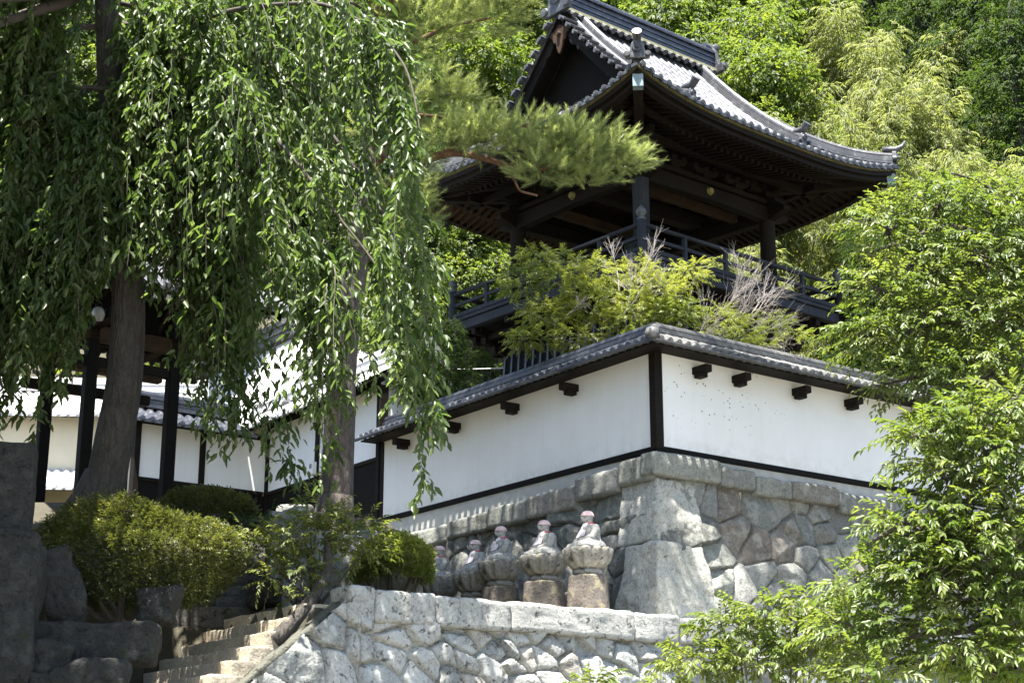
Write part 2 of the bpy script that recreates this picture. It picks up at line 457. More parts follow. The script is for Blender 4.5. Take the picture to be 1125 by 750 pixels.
G = MB(); gx, gy = np.meshgrid(np.linspace(-3.2, 30, 40), np.linspace(-30, 17.2, 32)); G.grid(np.stack([gx, gy, -1.5 + .02 * vnoise(np.stack([gx, gy, 0 * gx], -1), 2)], -1)); tag(G.build('gravel_bounce_sheet', plain('pale raked gravel', (.40, .385, .35), .95, .12, 30, .4), smooth=True), 'unseen pale gravel sheet added to bounce light up on to the walls', None, None, 'structure')  # unseen pale ground added in front to bounce sunlight on to the walls
# ================================================================ dry stone walls
def on_plane(px, py, q0, use='q', batter=0.0, zt=0.0):
    """(along, z) where a pixel's sight line meets the plane q = q0 (or p = q0) of the wall frame, leaning by batter below zt"""
    k = at(px, py, 1.0); d = q0
    for _ in range(4):
        ax = WF.y if use == 'q' else WF.x; al = WF.x if use == 'q' else WF.y
        Y = (d + WF.o @ ax) / (k[0] * ax[0] + k[1] * ax[1])
        P = k * Y
        d = q0 - batter * max(0, zt - P[2])
    return float((P[:2] - WF.o) @ al), float(P[2])

def stonework(O, es, en, s0, s1, ztop, zbot, batter, zref, seeds, res=.03, seed=0, gap=.055, depth=.10, tilt=.16, rough=.03, edge0=None, fac=.07, bulge=.02, aniso=None):
    """one dry stone wall face as a fine relief: ztop a function of s; seeds (s, z, colour)"""
    ns = int((s1 - s0) / res) + 1; zt_max = max(ztop(s0), ztop(s1), ztop((s0 + s1) / 2)); nz = int((zt_max - zbot) / res) + 1
    S, V = np.meshgrid(np.linspace(s0, s1, ns), np.linspace(0, 1, nz))
    ZT = np.vectorize(ztop)(S[0])[None, :] + 0 * S
    Z = zbot + (ZT - zbot) * V
    lean = batter * (zref - Z)
    if edge0 is not None: S = S - lean * edge0 * np.clip(1 - (S - s0) / 1.0, 0, 1)
    q = np.stack([S, Z], -1).reshape(-1, 2)
    w = np.stack([q[:, 0] * 2.3, q[:, 1] * 2.3, 0 * q[:, 0] + seed], -1)
    qw = q + .032 * np.stack([fbm(w, 3, seed + 1), fbm(w + 9, 3, seed + 2)], -1)
    C = np.array([(s, z) for s, z, c in seeds]); K = np.array([c for s, z, c in seeds])
    if aniso is not None: qo, Co = qw, C; qw = qw @ aniso.T; C = C @ aniso.T
    d2 = ((qw[:, None, :] - C[None]) ** 2).sum(-1); i = d2.argmin(1)
    e = np.full(len(q), 9.0)
    for j in range(len(C)):
        v = C[j] - C[i]; L = np.sqrt((v ** 2).sum(1)); ok = L > 1e-6
        d = np.where(ok, ((C[i] + C[j]) / 2 * v - qw * v).sum(1) / np.maximum(L, 1e-6), 9.0)
        e = np.minimum(e, d)
    if aniso is not None: qw, C = qo, Co
    rg = np.random.default_rng(seed)
    T = rg.normal(0, tilt, (len(C), 2)); off = rg.uniform(-.03, .05, len(C))
    rel = qw - C[i]
    prof = sstep(0, gap, e) * depth + bulge * np.sqrt(np.clip(e, 0, .35) / .35)
    n3 = np.stack([q[:, 0] * 5, q[:, 1] * 5, i * 3.7], -1)
    n1 = np.stack([q[:, 0] * 1.8, q[:, 1] * 1.8, i * 3.7], -1)
    facet = fac * np.maximum(0, np.abs(fbm(n1, 2, seed + 8)) - .08)
    NK = rg.normal(0, tilt * 1.5, (len(C), 4, 2)); AK = rg.uniform(.0, .035, (len(C), 4))      # each stone hewn to a few flat faces
    hewn = np.min(AK[i] + (rel[:, None, :] * NK[i]).sum(-1), axis=1)
    disp = prof + sstep(0, gap, e) * (np.clip(hewn, -.11, .06) + off[i] + facet) + rough * fbm(n3, 4, seed + 4) * sstep(0, gap, e) - depth * .9
    P = np.asarray(O)[None] + es[None] * q[:, :1] + en[None] * (lean.ravel() + disp)[:, None]
    P[:, 2] = q[:, 1]
    col = K[i] * (1 + .10 * fbm(n1 + 5, 2, seed + 6)[:, None])
    return P.reshape(nz, ns, 3), col.reshape(nz, ns, 3)

def rock_block(mb, c, half, X, Z, seed, rnd=.22, amp=.05, n=14, col=(.4, .4, .38), shear=0.0, ns=1.6):
    """a rough hewn block: rounded cube grown by noise; X its long axis, Z its up axis"""
    X = unit(X); Z = unit(np.asarray(Z, float) - X * np.dot(X, Z)); Yv = np.cross(Z, X); half = np.asarray(half, float)
    lin = np.linspace(-1, 1, n); V = []; F = []; base = 0
    for ax in range(3):
        for sg in (-1, 1):
            a, b = np.meshgrid(lin, lin); P = np.zeros((n, n, 3)); P[..., ax] = sg
            P[..., (ax + 1) % 3] = a; P[..., (ax + 2) % 3] = b
            V.append(P.reshape(-1, 3)); i = (np.arange(n - 1)[:, None] * n + np.arange(n - 1)).ravel() + base
            f = np.stack([i, i + 1, i + n + 1, i + n], 1); F += (f if sg > 0 else f[:, ::-1]).tolist(); base += n * n
    V = np.concatenate(V)
    r = rnd * half.min() / half                                        # round the edges by an equal length
    inner = np.sign(V) * np.minimum(np.abs(V), 1 - r); dl = (V - inner) * half; L = np.linalg.norm(dl, axis=1)
    rad = rnd * half.min(); m = np.abs(dl).max(1)
    P = inner * half + np.where(L[:, None] > 1e-9, dl / (L[:, None] + 1e-9) * m[:, None], 0)
    P = P + (P / (np.linalg.norm(P, axis=1)[:, None] + 1e-9)) * 0
    N = V / np.linalg.norm(V, axis=1)[:, None]
    q = P * ns + seed * 7.1
    P = P + N * (amp * fbm(q, 3, seed)[:, None] + amp * .35 * fbm(q * 4, 3, seed + 3)[:, None])
    W = np.asarray(c) + P[:, :1] * X + P[:, 1:2] * Yv + P[:, 2:] * Z
    col = np.asarray(col)[None] * (1 + .10 * fbm(q * .6, 2, seed + 9)[:, None])
    return mb.raw(W, F, col)

GREY = (.22, .223, .21); GREEN = (.205, .212, .192); WARM = (.225, .212, .19); REDD = (.20, .178, .158); PALE = (.29, .285, .265); DARKS = (.155, .158, .146); BLUE = (.205, .213, .21)
rng = random.Random(4)
def vary(c, k=.12):
    f = 1 + rng.uniform(-k, k); return tuple(x * f for x in c)

# ---- the retaining wall under the plaster wall
BAT = .16; ZR = 5.62
RU = dict(gap=.024, depth=.12, tilt=.10, rough=.014, fac=.02)
rw = thing('stone_retaining_wall', 'tall grey stone retaining wall with big corner boulders under the white plaster wall', 'stone wall', WF.w(0, 0, 2.7), WF.rz)
en_r = -WF.Y3(); en_l = -WF.X3()
z6 = lambda x, y: (690 + x / 2.1432, 350 + y / 2.1432)
right_px = [(195, 430, BLUE), (185, 495, DARKS), (262, 500, REDD), (235, 440, REDD), (300, 535, REDD), (318, 450, BLUE), (358, 435, GREY), (410, 428, GREEN), (446, 460, GREY), (418, 492, BLUE), (372, 535, REDD), (395, 500, WARM),
            (460, 500, GREY), (500, 468, BLUE), (545, 478, BLUE), (518, 535, GREEN), (580, 470, WARM), (575, 510, GREY), (560, 570, WARM), (480, 555, GREEN), (415, 565, GREY), (210, 560, GREEN), (225, 620, GREEN), (270, 640, PALE), (320, 610, GREY), (350, 650, GREY),
            (395, 610, GREY), (450, 610, GREY), (435, 650, GREEN), (520, 620, GREY), (600, 600, DARKS), (640, 480, GREY), (680, 500, WARM), (640, 540, GREEN), (150, 400, GREY), (300, 700, GREY), (380, 700, WARM), (460, 690, GREY), (220, 690, GREY), (540, 680, GREEN), (620, 650, GREY), (610, 440, GREY), (540, 590, WARM)]
seeds = [(*on_plane(*z6(x, y), 0.0, 'q', BAT, ZR), vary(c, .22)) for x, y, c in right_px]
for k in range(30): seeds.append((5.6 + rng.uniform(0, 6.5), rng.uniform(2.4, 5.2), vary(rng.choice([GREY, GREEN, WARM]))))
G_, C_ = stonework(np.array([*WF.o, 0]), WF.X3(), en_r, 0.0, 9.0, lambda s: 5.30, 2.4, BAT, ZR, seeds, .022, 11, edge0=1, **RU)
MB().grid(G_, C_, flip=False).build('stone_face', STONE_U, rw, smooth=True)
z7 = lambda x, y: (440 + x / 4.327, 540 + y / 4.327)
z5 = lambda x, y: (420 + x / 3.125, 360 + y / 3.125)
left_px = [(*z5(795, 645), GREEN), (*z5(645, 665), GREEN), (*z5(515, 700), DARKS), (*z5(415, 690), GREY), (*z5(325, 705), GREY), (*z5(358, 682), WARM), (*z7(220, 245), DARKS), (*z7(350, 215), GREY), (*z7(60, 215), DARKS), (*z7(130, 320), GREEN),
           (*z7(620, 220), DARKS), (*z7(800, 180), GREEN), (*z7(1010, 150), GREEN), (*z7(1040, 330), DARKS), (*z7(1000, 250), GREY), (*z7(960, 420), DARKS), (*z7(1070, 440), GREY), (*z7(290, 330), GREEN), (*z7(430, 260), GREY), (*z7(530, 330), DARKS), (*z7(700, 330), GREEN), (*z7(860, 330), DARKS), (*z7(760, 450), GREY), (*z7(600, 430), GREY)]
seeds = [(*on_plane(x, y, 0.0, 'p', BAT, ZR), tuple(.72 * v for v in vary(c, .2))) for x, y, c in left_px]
for k in range(16): seeds.append((rng.uniform(4.5, 9.5), rng.uniform(2.5, 5.0), vary(rng.choice([GREY, GREEN, DARKS]))))
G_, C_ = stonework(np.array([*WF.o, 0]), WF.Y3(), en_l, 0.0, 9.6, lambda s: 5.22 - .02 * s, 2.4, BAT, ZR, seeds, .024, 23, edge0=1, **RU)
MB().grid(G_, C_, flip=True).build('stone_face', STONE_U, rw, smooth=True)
# coping stones along both arms, tops uneven
def coping(edges, use, z, h, c, sd):
    for k in range(len(edges) - 1):
        a, b = edges[k], edges[k + 1]; zz = z[k] if isinstance(z, (list, tuple)) else z; hh = h[k] if isinstance(h, (list, tuple)) else h
        mb = MB(); d = .17
        ctr = WF.w((a + b) / 2, -d, zz - hh / 2) if use == 'q' else WF.w(-d, (a + b) / 2, zz - hh / 2)
        ctr = ctr + (en_r if use == 'q' else en_l) * (-.12)
        rock_block(mb, ctr, ((b - a) / 2 - .004, .20, hh / 2), WF.X3() if use == 'q' else WF.Y3(), (0, 0, 1), sd + k, .35, .022, 16, vary(c[k % len(c)]), ns=2.2)
        mb.build('coping_stone', STONE_U, rw, smooth=True)
pr = [on_plane(*z6(x, 385), -.1, 'q')[0] for x in (92, 210, 290, 375, 484, 602, 690)] + [6.6, 7.6, 8.7, 9.9, 11.2]
pr[0] = -.30
coping(pr, 'q', [5.66, 5.58, 5.50, 5.53, 5.46, 5.49, 5.45, 5.45, 5.45, 5.45, 5.45], [.42, .36, .33, .34, .38, .38, .36, .36, .36, .36, .36], [GREEN, GREY, GREEN, WARM, GREEN, GREY], 300)
ql = [-.10, .78, 1.95, 3.35, 4.55, 5.9, 7.2, 8.5, 9.6]
coping(ql, 'p', [5.62, 5.53, 5.41, 5.38, 5.32, 5.28, 5.25, 5.22], [.44, .42, .42, .40, .36, .36, .34, .34], [GREEN, GREY, WARM, GREEN, DARKS, GREEN], 340)
# the two great corner boulders and a footing boulder, set on the wall's arris
def corner(zt, zb, wr, wl, c, sd, out=.05, tp=0.0):
    mb = MB(); zm = (zt + zb) / 2; ln = BAT * (ZR - zm)
    ctr = WF.w(wr / 2 - ln - out - .02, wl / 2 - ln - out - .02, zm)
    rock_block(mb, ctr, (wr / 2, wl / 2, (zt - zb) / 2 - .005), WF.X3(), (0, 0, 1), sd, .12, .05, 34, c, ns=2.0)
    V = mb.v[-1]; k = BAT * (zm - V[:, 2]); lp = (V[:, :2] - WF.w(0, 0, 0)[:2]); tz = (zm - V[:, 2]) / (zt - zb) * tp; lx = np.clip(lp @ WF.x + ln + out, 0, 9); ly = np.clip(lp @ WF.y + ln + out, 0, 9); V += (lx * tz)[:, None] * WF.X3() + (ly * tz)[:, None] * WF.Y3(); V += k[:, None] * (en_r + en_l) ; mb.v[-1] = V
    mb.build('corner_stone', STONE_U, rw, smooth=True)
corner(5.24, 4.12, .98, 1.02, (.40, .395, .36), 51, .07, .12)
corner(4.13, 2.82, 1.22, 1.0, (.42, .415, .37), 57, .12, .36)
corner(2.80, 2.3, 1.1, 1.2, GREY, 58, .12)
mb = MB(); rock_block(mb, WF.w(-.52, 1.45, 3.05), (.5, .3, .42), WF.Y3(), (0, 0, 1), 63, .5, .06, 16, (.36, .33, .28)); mb.build('footing_stone', STONE_U, rw, smooth=True)

# ---- the lower wall, in sun, with long cap stones and a sloped end beside the steps
lw = thing('stone_terrace_wall', 'pale sunlit rubble wall with long cap stones at the front of the statue terrace', 'stone wall', WF.w(-3, -.95, -1.6), WF.rz)
z8 = lambda x, y: (340 + x / 2.557, 620 + y / 2.557)
LG = (.35, .35, .33); LW = (.41, .405, .38); LB = (.28, .29, .28); LT = (.34, .315, .28)
low_px = [(240, 195, LW), (222, 170, LW), (318, 180, LG), (400, 168, LB), (390, 260, LG), (420, 215, LB), (430, 270, LG), (518, 172, LG), (490, 200, LT), (530, 240, LB), (570, 280, LG), (585, 200, LW), (640, 185, LG), (690, 230, LG), (740, 205, LB), (765, 190, LG), (660, 265, LW), (620, 250, LT), (840, 225, LG), (880, 250, LB), (950, 240, LG), (850, 185, LB),
          (1000, 190, LG), (345, 275, LG), (400, 310, LB), (310, 305, LW), (520, 295, LG), (600, 325, LG), (740, 280, LT), (800, 300, LG), (880, 320, LB), (690, 320, LG), (450, 330, LT), (120, 120, LG), (60, 190, LB), (150, 240, LG), (80, 280, LG), (10, 250, LB), (1050, 240, LG), (250, 260, LG), (980, 300, LG), (200, 320, LB), (560, 235, LB), (480, 150, LG)]
seeds = [(*on_plane(*z8(x, y), -.93, 'q', .16, 2.5), vary(c, .2)) for x, y, c in low_px]
for k in range(90):
    s, z = rng.uniform(-10.5, 10), rng.uniform(-1.6, 1.2)
    seeds.append((s, z, vary(rng.choice([LG, LW, LB]), .09)))
for k in range(16): seeds.append((rng.uniform(1.2, 10), rng.uniform(1.4, 2.5), vary(rng.choice([LG, LB]), .09)))
CAPZ = 2.86
def zt(s): return 2.50 if s > -6.3 else max(2.80 + (s + 6.3) * .80, -.6)
Olw = np.array([*WF.w(0, -.93, 0)[:2], 0])
G_, C_ = stonework(Olw, WF.X3(), en_r, -10.6, 7.0, zt, -1.65, .16, 2.5, seeds, .025, 31, gap=.032, depth=.15, tilt=.11, rough=.022, fac=.03, bulge=.012, aniso=np.array([[.80, .22], [.22, 1.05]]))
MB().grid(G_, C_).build('stone_face', STONE_L, lw, smooth=True)
e_ = [on_plane(x, 660, -1.0, 'q')[0] for x in (382, 412, 478, 562, 696, 744)] + [1.0, 2.3, 3.6, 5.0, 6.5, 8.2, 10]
for k in range(len(e_) - 1):
    mb = MB(); a, b = e_[k], e_[k + 1]; h = [.50, .46, .44, .45, .43, .42, .4, .4, .4, .4, .4, .4][k]
    rock_block(mb, WF.w((a + b) / 2, -.78, CAPZ - h / 2 - .012 * (k % 3)), ((b - a) / 2 + .002, .27, h / 2), WF.X3(), (0, 0, 1), 400 + k, .30, .03, 24, vary(LW if k % 2 else LG, .06), ns=1.8)
    mb.build('cap_stone', STONE_L, lw, smooth=True)
# sloping string course beside the steps
mb = MB(); rock_block(mb, (WF.w(-6.35, -.70, 2.62) + WF.w(-9.6, -.70, .02)) / 2, (2.1, .12, .11), WF.w(-6.35, -.70, 2.62) - WF.w(-9.6, -.70, .02), (0, 0, 1), 431, .4, .03, 30, (.12, .12, .10)); mb.build('sloping_string', STONE_D, lw, smooth=True)

# ================================================================ stone steps
fl = thing('stone_steps', 'worn tan stone steps in sun climbing beside the pale rubble wall', 'steps', WF.w(-7.6, .9, .8), WF.rz)
for k in range(9):
    z = 2.64 - .20 * k; p = -6.80 - .26 * k; mb = MB()
    cuts = [-.52, .45 + .25 * math.sin(k * 2.1), 1.35 + .3 * math.sin(k * 3.7 + 1), 2.25]
    for j in range(3):
        a, b = cuts[j], cuts[j + 1]
        rock_block(mb, WF.w(p + .13, (a + b) / 2, z - .16), ((b - a) / 2 - .003, .19 + .01 * math.sin(k + j * 2), .16), WF.Y3(), (0, 0, 1), 500 + k * 5 + j, .13, .014, 16, vary((.46, .40, .31), .1), ns=2.5)
    mb.build('step', STEP, fl, smooth=True)
uf = thing('upper_stone_steps', 'shaded grey stone steps rising behind the azalea towards the gate', 'steps', (-4.7, 23.4, 2.6), 0)
for k in range(9):
    z = 2.82 + .205 * k; Y = 23.45 + .36 * k; mb = MB(); x0, x1 = -5.9, -3.72 - .04 * k
    m_ = x0 + (x1 - x0) * (.55 + .2 * math.sin(k * 2.3))
    for j, (a, b) in enumerate(((x0, m_), (m_, x1))):
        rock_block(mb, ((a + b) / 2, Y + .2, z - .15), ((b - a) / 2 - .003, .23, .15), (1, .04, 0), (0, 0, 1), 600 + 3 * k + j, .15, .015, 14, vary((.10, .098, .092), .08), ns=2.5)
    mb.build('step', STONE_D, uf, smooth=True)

# bed wall beside the upper steps, under the pine
bw = thing('bed_retaining_wall', 'rough grey boulder wall holding the pine bed beside the upper steps', 'stone wall', (-2.6, 24.1, 2.6), 0)
for k, (x, y, z, hx, hy, hz, sd) in enumerate([(-3.25, 24.15, 3.45, .42, .32, .86, 1), (-2.45, 24.3, 3.3, .44, .35, .75, 2), (-1.75, 24.35, 3.2, .36, .3, .6, 3), (-3.45, 23.75, 2.85, .3, .25, .33, 4), (-2.85, 23.7, 2.8, .3, .22, .28, 5), (-3.45, 24.9, 4.1, .3, .5, .3, 6), (-3.5, 25.8, 4.3, .3, .5, .35, 7)]):
    mb = MB(); rock_block(mb, (x, y, z), (hx, hy, hz), (1, .1 * math.sin(sd), .05), (0, .12, 1), 700 + sd, .35, .06, 18, vary((.2, .205, .195), .1)); mb.build('boulder', STONE_U, bw, smooth=True)

# rocks at lower left
def rock(name, label, c, half, sd, mat=STONE_D, X=(1, 0, 0), col=(.032, .033, .03), rnd=.35, amp=.10, cat='rock', group=None):
    mb = MB(); rock_block(mb, c, half, X, (.08 * math.sin(sd * 3), .08, 1), sd, rnd, amp, 30, col, ns=1.9)
    o = mb.build(name, mat, smooth=True, own=True); return tag(o, label, cat, group)
rock('stone_slab', 'upright squared dark stone slab standing on the boulder at the picture edge', at(0, 540, 19.6), (.40, .25, .58), 801, X=(1, .2, 0), rnd=.14, amp=.02, cat='stone slab')
rock('boulder', 'big dark boulder under the upright stone slab', at(-8, 672, 19.5), (.52, .5, .92), 802, X=(1, .2, 0), rnd=.2, amp=.06)
rock('boulder', 'leaning mossy boulder between the slab and the azalea trunk', at(66, 650, 20.6), (.22, .3, .52), 803, X=(1, .3, .25))
rock('boulder', 'rounded dark boulder below the azalea at the foot of the steps', at(172, 668, 20.9), (.26, .26, .24), 804)
rock('planter_kerb_stone', 'long rounded kerb stone along the front of the azalea bed', at(100, 708, 20.2), (.80, .28, .25), 805, X=(1, .08, .02), rnd=.22, amp=.05, cat='kerb stone')
rock('boulder', 'low dark boulder at the bottom left corner beside the kerb stone', at(28, 735, 19.6), (.6, .3, .3), 806)
rock('boulder', 'flat dark rock beside the lowest visible steps', at(85, 760, 19.4), (.6, .35, .3), 807, X=(1, .1, .12))
rock('boulder', 'small dark round rock on the landing below the bed wall', at(292, 652, 23.2), (.24, .2, .2), 808)

# ================================================================ plaster wall
pw = thing('plaster_wall', 'long white plaster compound wall with tiled roof and dark timber posts', 'wall', WF.w(0, 0, 5.2), WF.rz)
PB, PT = 5.80, 7.42
def panel(poly_pq, z0, z1, name, mat, parent=pw, bev=0):
    MB().prism([WF.w(a, b, z0) for a, b in poly_pq], (0, 0, z1 - z0)).build(name, mat, parent, bevel=bev)
panel([(.02, .0), (12, 0), (12, .28), (.28, .28)][::1], PB, PT, 'plaster_panel', PLASTER)
panel([(0, .02), (.278, .282), (.278, 8.62), (0, 8.62)][::-1], PB, PT, 'plaster_panel', PLASTER)
panel([(-.03, -.03), (12, -.03), (12, .25), (.25, .25)], 5.695, PB - .003, 'sill_beam', BOARD)
panel([(-.03, -.025), (.245, .255), (.245, 8.62), (-.03, 8.62)][::-1], 5.695, PB - .003, 'sill_beam', BOARD)
panel([(.0, .0), (12, 0), (12, .24), (.24, .24)], 5.1, 5.69, 'concrete_footing', CONCRETE)
panel([(0, .004), (.236, .244), (.236, 8.62), (0, 8.62)][::-1], 5.1, 5.69, 'concrete_footing', CONCRETE)
MB().box(WF.w(.045, .045, 6.6), (.17, .17, 1.7), WF.X3()).build('corner_post', WOOD, pw, bevel=.01)
MB().box(WF.w(.06, 8.66, 6.3), (.16, .14, 2.2), WF.X3()).build('end_post', WOOD, pw, bevel=.01)
for q in (2.13, 3.90, 5.83, 7.67):
    mb = MB(); mb.box(WF.w(-.17, q, 7.22), (.36, .15, .13), WF.X3()); mb.box(WF.w(-.14, q, 7.12), (.2, .15, .08), WF.X3()); mb.build('bracket', WOOD, pw, bevel=.01)
for p in (.92, 1.86, 3.36, 4.74, 6.5, 8.3):
    mb = MB(); mb.box(WF.w(p, -.17, 7.22), (.15, .36, .13), WF.X3()); mb.box(WF.w(p, -.14, 7.12), (.15, .2, .08), WF.X3()); mb.build('bracket', WOOD, pw, bevel=.01)

def tile_sheet(P0, es, ed, s0, s1, D, zf, pitch=.22, course=.26, roll=.055, cs=8, cd=4, lim0=None, lim1=None, step=.016):
    """tiled slope: P0 origin, es along the eave, ed inwards (both horizontal), zf(s, d) height; lim0/lim1 (d) clip the row ends"""
    nS = max(2, int(round((s1 - s0) / pitch)) * cs + 1); nD = max(2, int(round(D / course)) * cd + 1)
    U, Dd = np.meshgrid(np.linspace(0, 1, nS), np.linspace(0, D, nD))
    a = (lim0(Dd) if lim0 else s0 + 0 * Dd); b = (lim1(Dd) if lim1 else s1 + 0 * Dd)
    S = s0 + (s1 - s0) * U; S = np.clip(S, np.minimum(a, b), np.maximum(a, b))
    x = (S / pitch) % 1.0 - .5
    bp = np.where(np.abs(x) < .27, roll * np.sqrt(np.clip(1 - (x / .27) ** 2, 0, 1)), -.012 * np.cos((np.abs(x) - .5) * math.pi * 2.2))
    k = np.floor(Dd / course + 1e-6); fr = Dd / course - k
    Z = zf(S, Dd) + bp + step * (1 - fr) + .006 * vnoise(np.stack([np.floor(S / pitch) * 3.1, k * 1.7, 0 * k], -1), 3)
    P = np.asarray(P0, float)[None, None] + S[..., None] * np.asarray(es) + Dd[..., None] * np.asarray(ed); P[..., 2] = Z
    return P

def eave_discs(mb, P0, es, ed, ss, zf, r=.062, out=.03):
    for s in ss:
        c = np.asarray(P0, float) + np.asarray(es) * s; c[2] = zf(s, 0.0) + .012
        e = unit(ed); mb.tube([c - e * out, c + e * .10], [r, r], 12)
        mb.tube([c - e * (out + .012), c - e * out], [r * .55, r * .55], 10)

EAVE, EZ, SL = .50, 7.47, .52
# outer slopes, mitred at the corner
zf_w = lambda s, d: EZ + d * SL
def wall_roof(use):
    if use == 'q': P0 = WF.w(0, -EAVE, 0); es, ed = WF.X3(), WF.Y3(); lo, hi = -EAVE, 12.0
    else: P0 = WF.w(-EAVE, 0, 0); es, ed = WF.Y3(), WF.X3(); lo, hi = -EAVE, 8.9
    D = .65
    G1 = tile_sheet(P0, es, ed, lo, hi, D, zf_w, .20, .275, .05, 8, 5, lim0=lambda d: d - EAVE)
    t = TILEW if use == 'q' else TILED  # left arm darker and bluer: its shade is put into the tile colour
    mb = MB(); mb.grid(G1, flip=use != 'q'); mb.build('tiled_slope', t, pw, smooth=False)
    mb = MB(); ss = np.arange(math.ceil((lo + .05) / .20) * .20, hi, .20)
    eave_discs(mb, P0, es, ed, [s - .10 for s in ss if s - .10 > lo + .06], zf_w, .055)
    a, b = P0 + es * (lo + .0) - ed * .075, P0 + es * hi - ed * .075; a[2] = b[2] = EZ - .052; mb.beam(a, b, .10, .03)
    mb.build('eave_tile', t, pw)
    if use == 'q': G2 = np.stack([np.stack([WF.w(a, .15, EZ + D * SL), WF.w(a, .72, EZ + .02)]) for a in (.15, 12)], 0)
    else: G2 = np.stack([np.stack([WF.w(.15, a, EZ + D * SL), WF.w(.72, a, EZ + .02)]) for a in (.15, 8.9)], 0)
    MB().grid(G2, flip=use == 'q').build('back_slope', t, pw)
    A, B = (WF.w(.15, .15, 0), WF.w(12, .15, 0)) if use == 'q' else (WF.w(.15, .15, 0), WF.w(.15, 8.9, 0))
    mb = MB(); up = np.array([0, 0, EZ + D * SL])
    mb.beam(A + up + [0, 0, .02], B + up + [0, 0, .02], .26, .05); mb.beam(A + up + [0, 0, .065], B + up + [0, 0, .065], .2, .04)
    L = np.linalg.norm(B - A); n = int(L / .30); e = (B - A) / L
    for k in range(n):
        c0, c1 = A + e * (k * L / n), A + e * ((k + 1) * L / n + .012)
        mb.tube([c0 + up + [0, 0, .115], c1 + up + [0, 0, .112]], [.085, .079], 10)
    mb.build('ridge', t, pw)
    # soffit board and fascia under the eave
    sf = MB()
    if use == 'q': sf.prism([WF.w(-.40, -.40, EZ - .055), WF.w(12, -.40, EZ - .055), WF.w(12, .28, EZ - .04), WF.w(.28, .28, EZ - .04)], (0, 0, .028))
    else: sf.prism([WF.w(-.40, -.396, EZ - .056), WF.w(.276, .284, EZ - .042), WF.w(.276, 8.9, EZ - .042), WF.w(-.40, 8.9, EZ - .056)][::-1], (0, 0, .028))
    sf.build('eave_board', WOOD, pw)
wall_roof('q'); wall_roof('p')
mb = MB(); c = WF.w(-.42, -.42, EZ + .08); mb.tube([c, WF.w(.15, .15, EZ + .42)], [.085, .09], 10)
mb.lathe(WF.w(-.42, -.42, EZ + .02), [(.02, -.04), (.11, 0), (.13, .08), (.10, .17), (.02, .2)], 14); mb.build('corner_ridge_end', TILEW, pw, smooth=True)

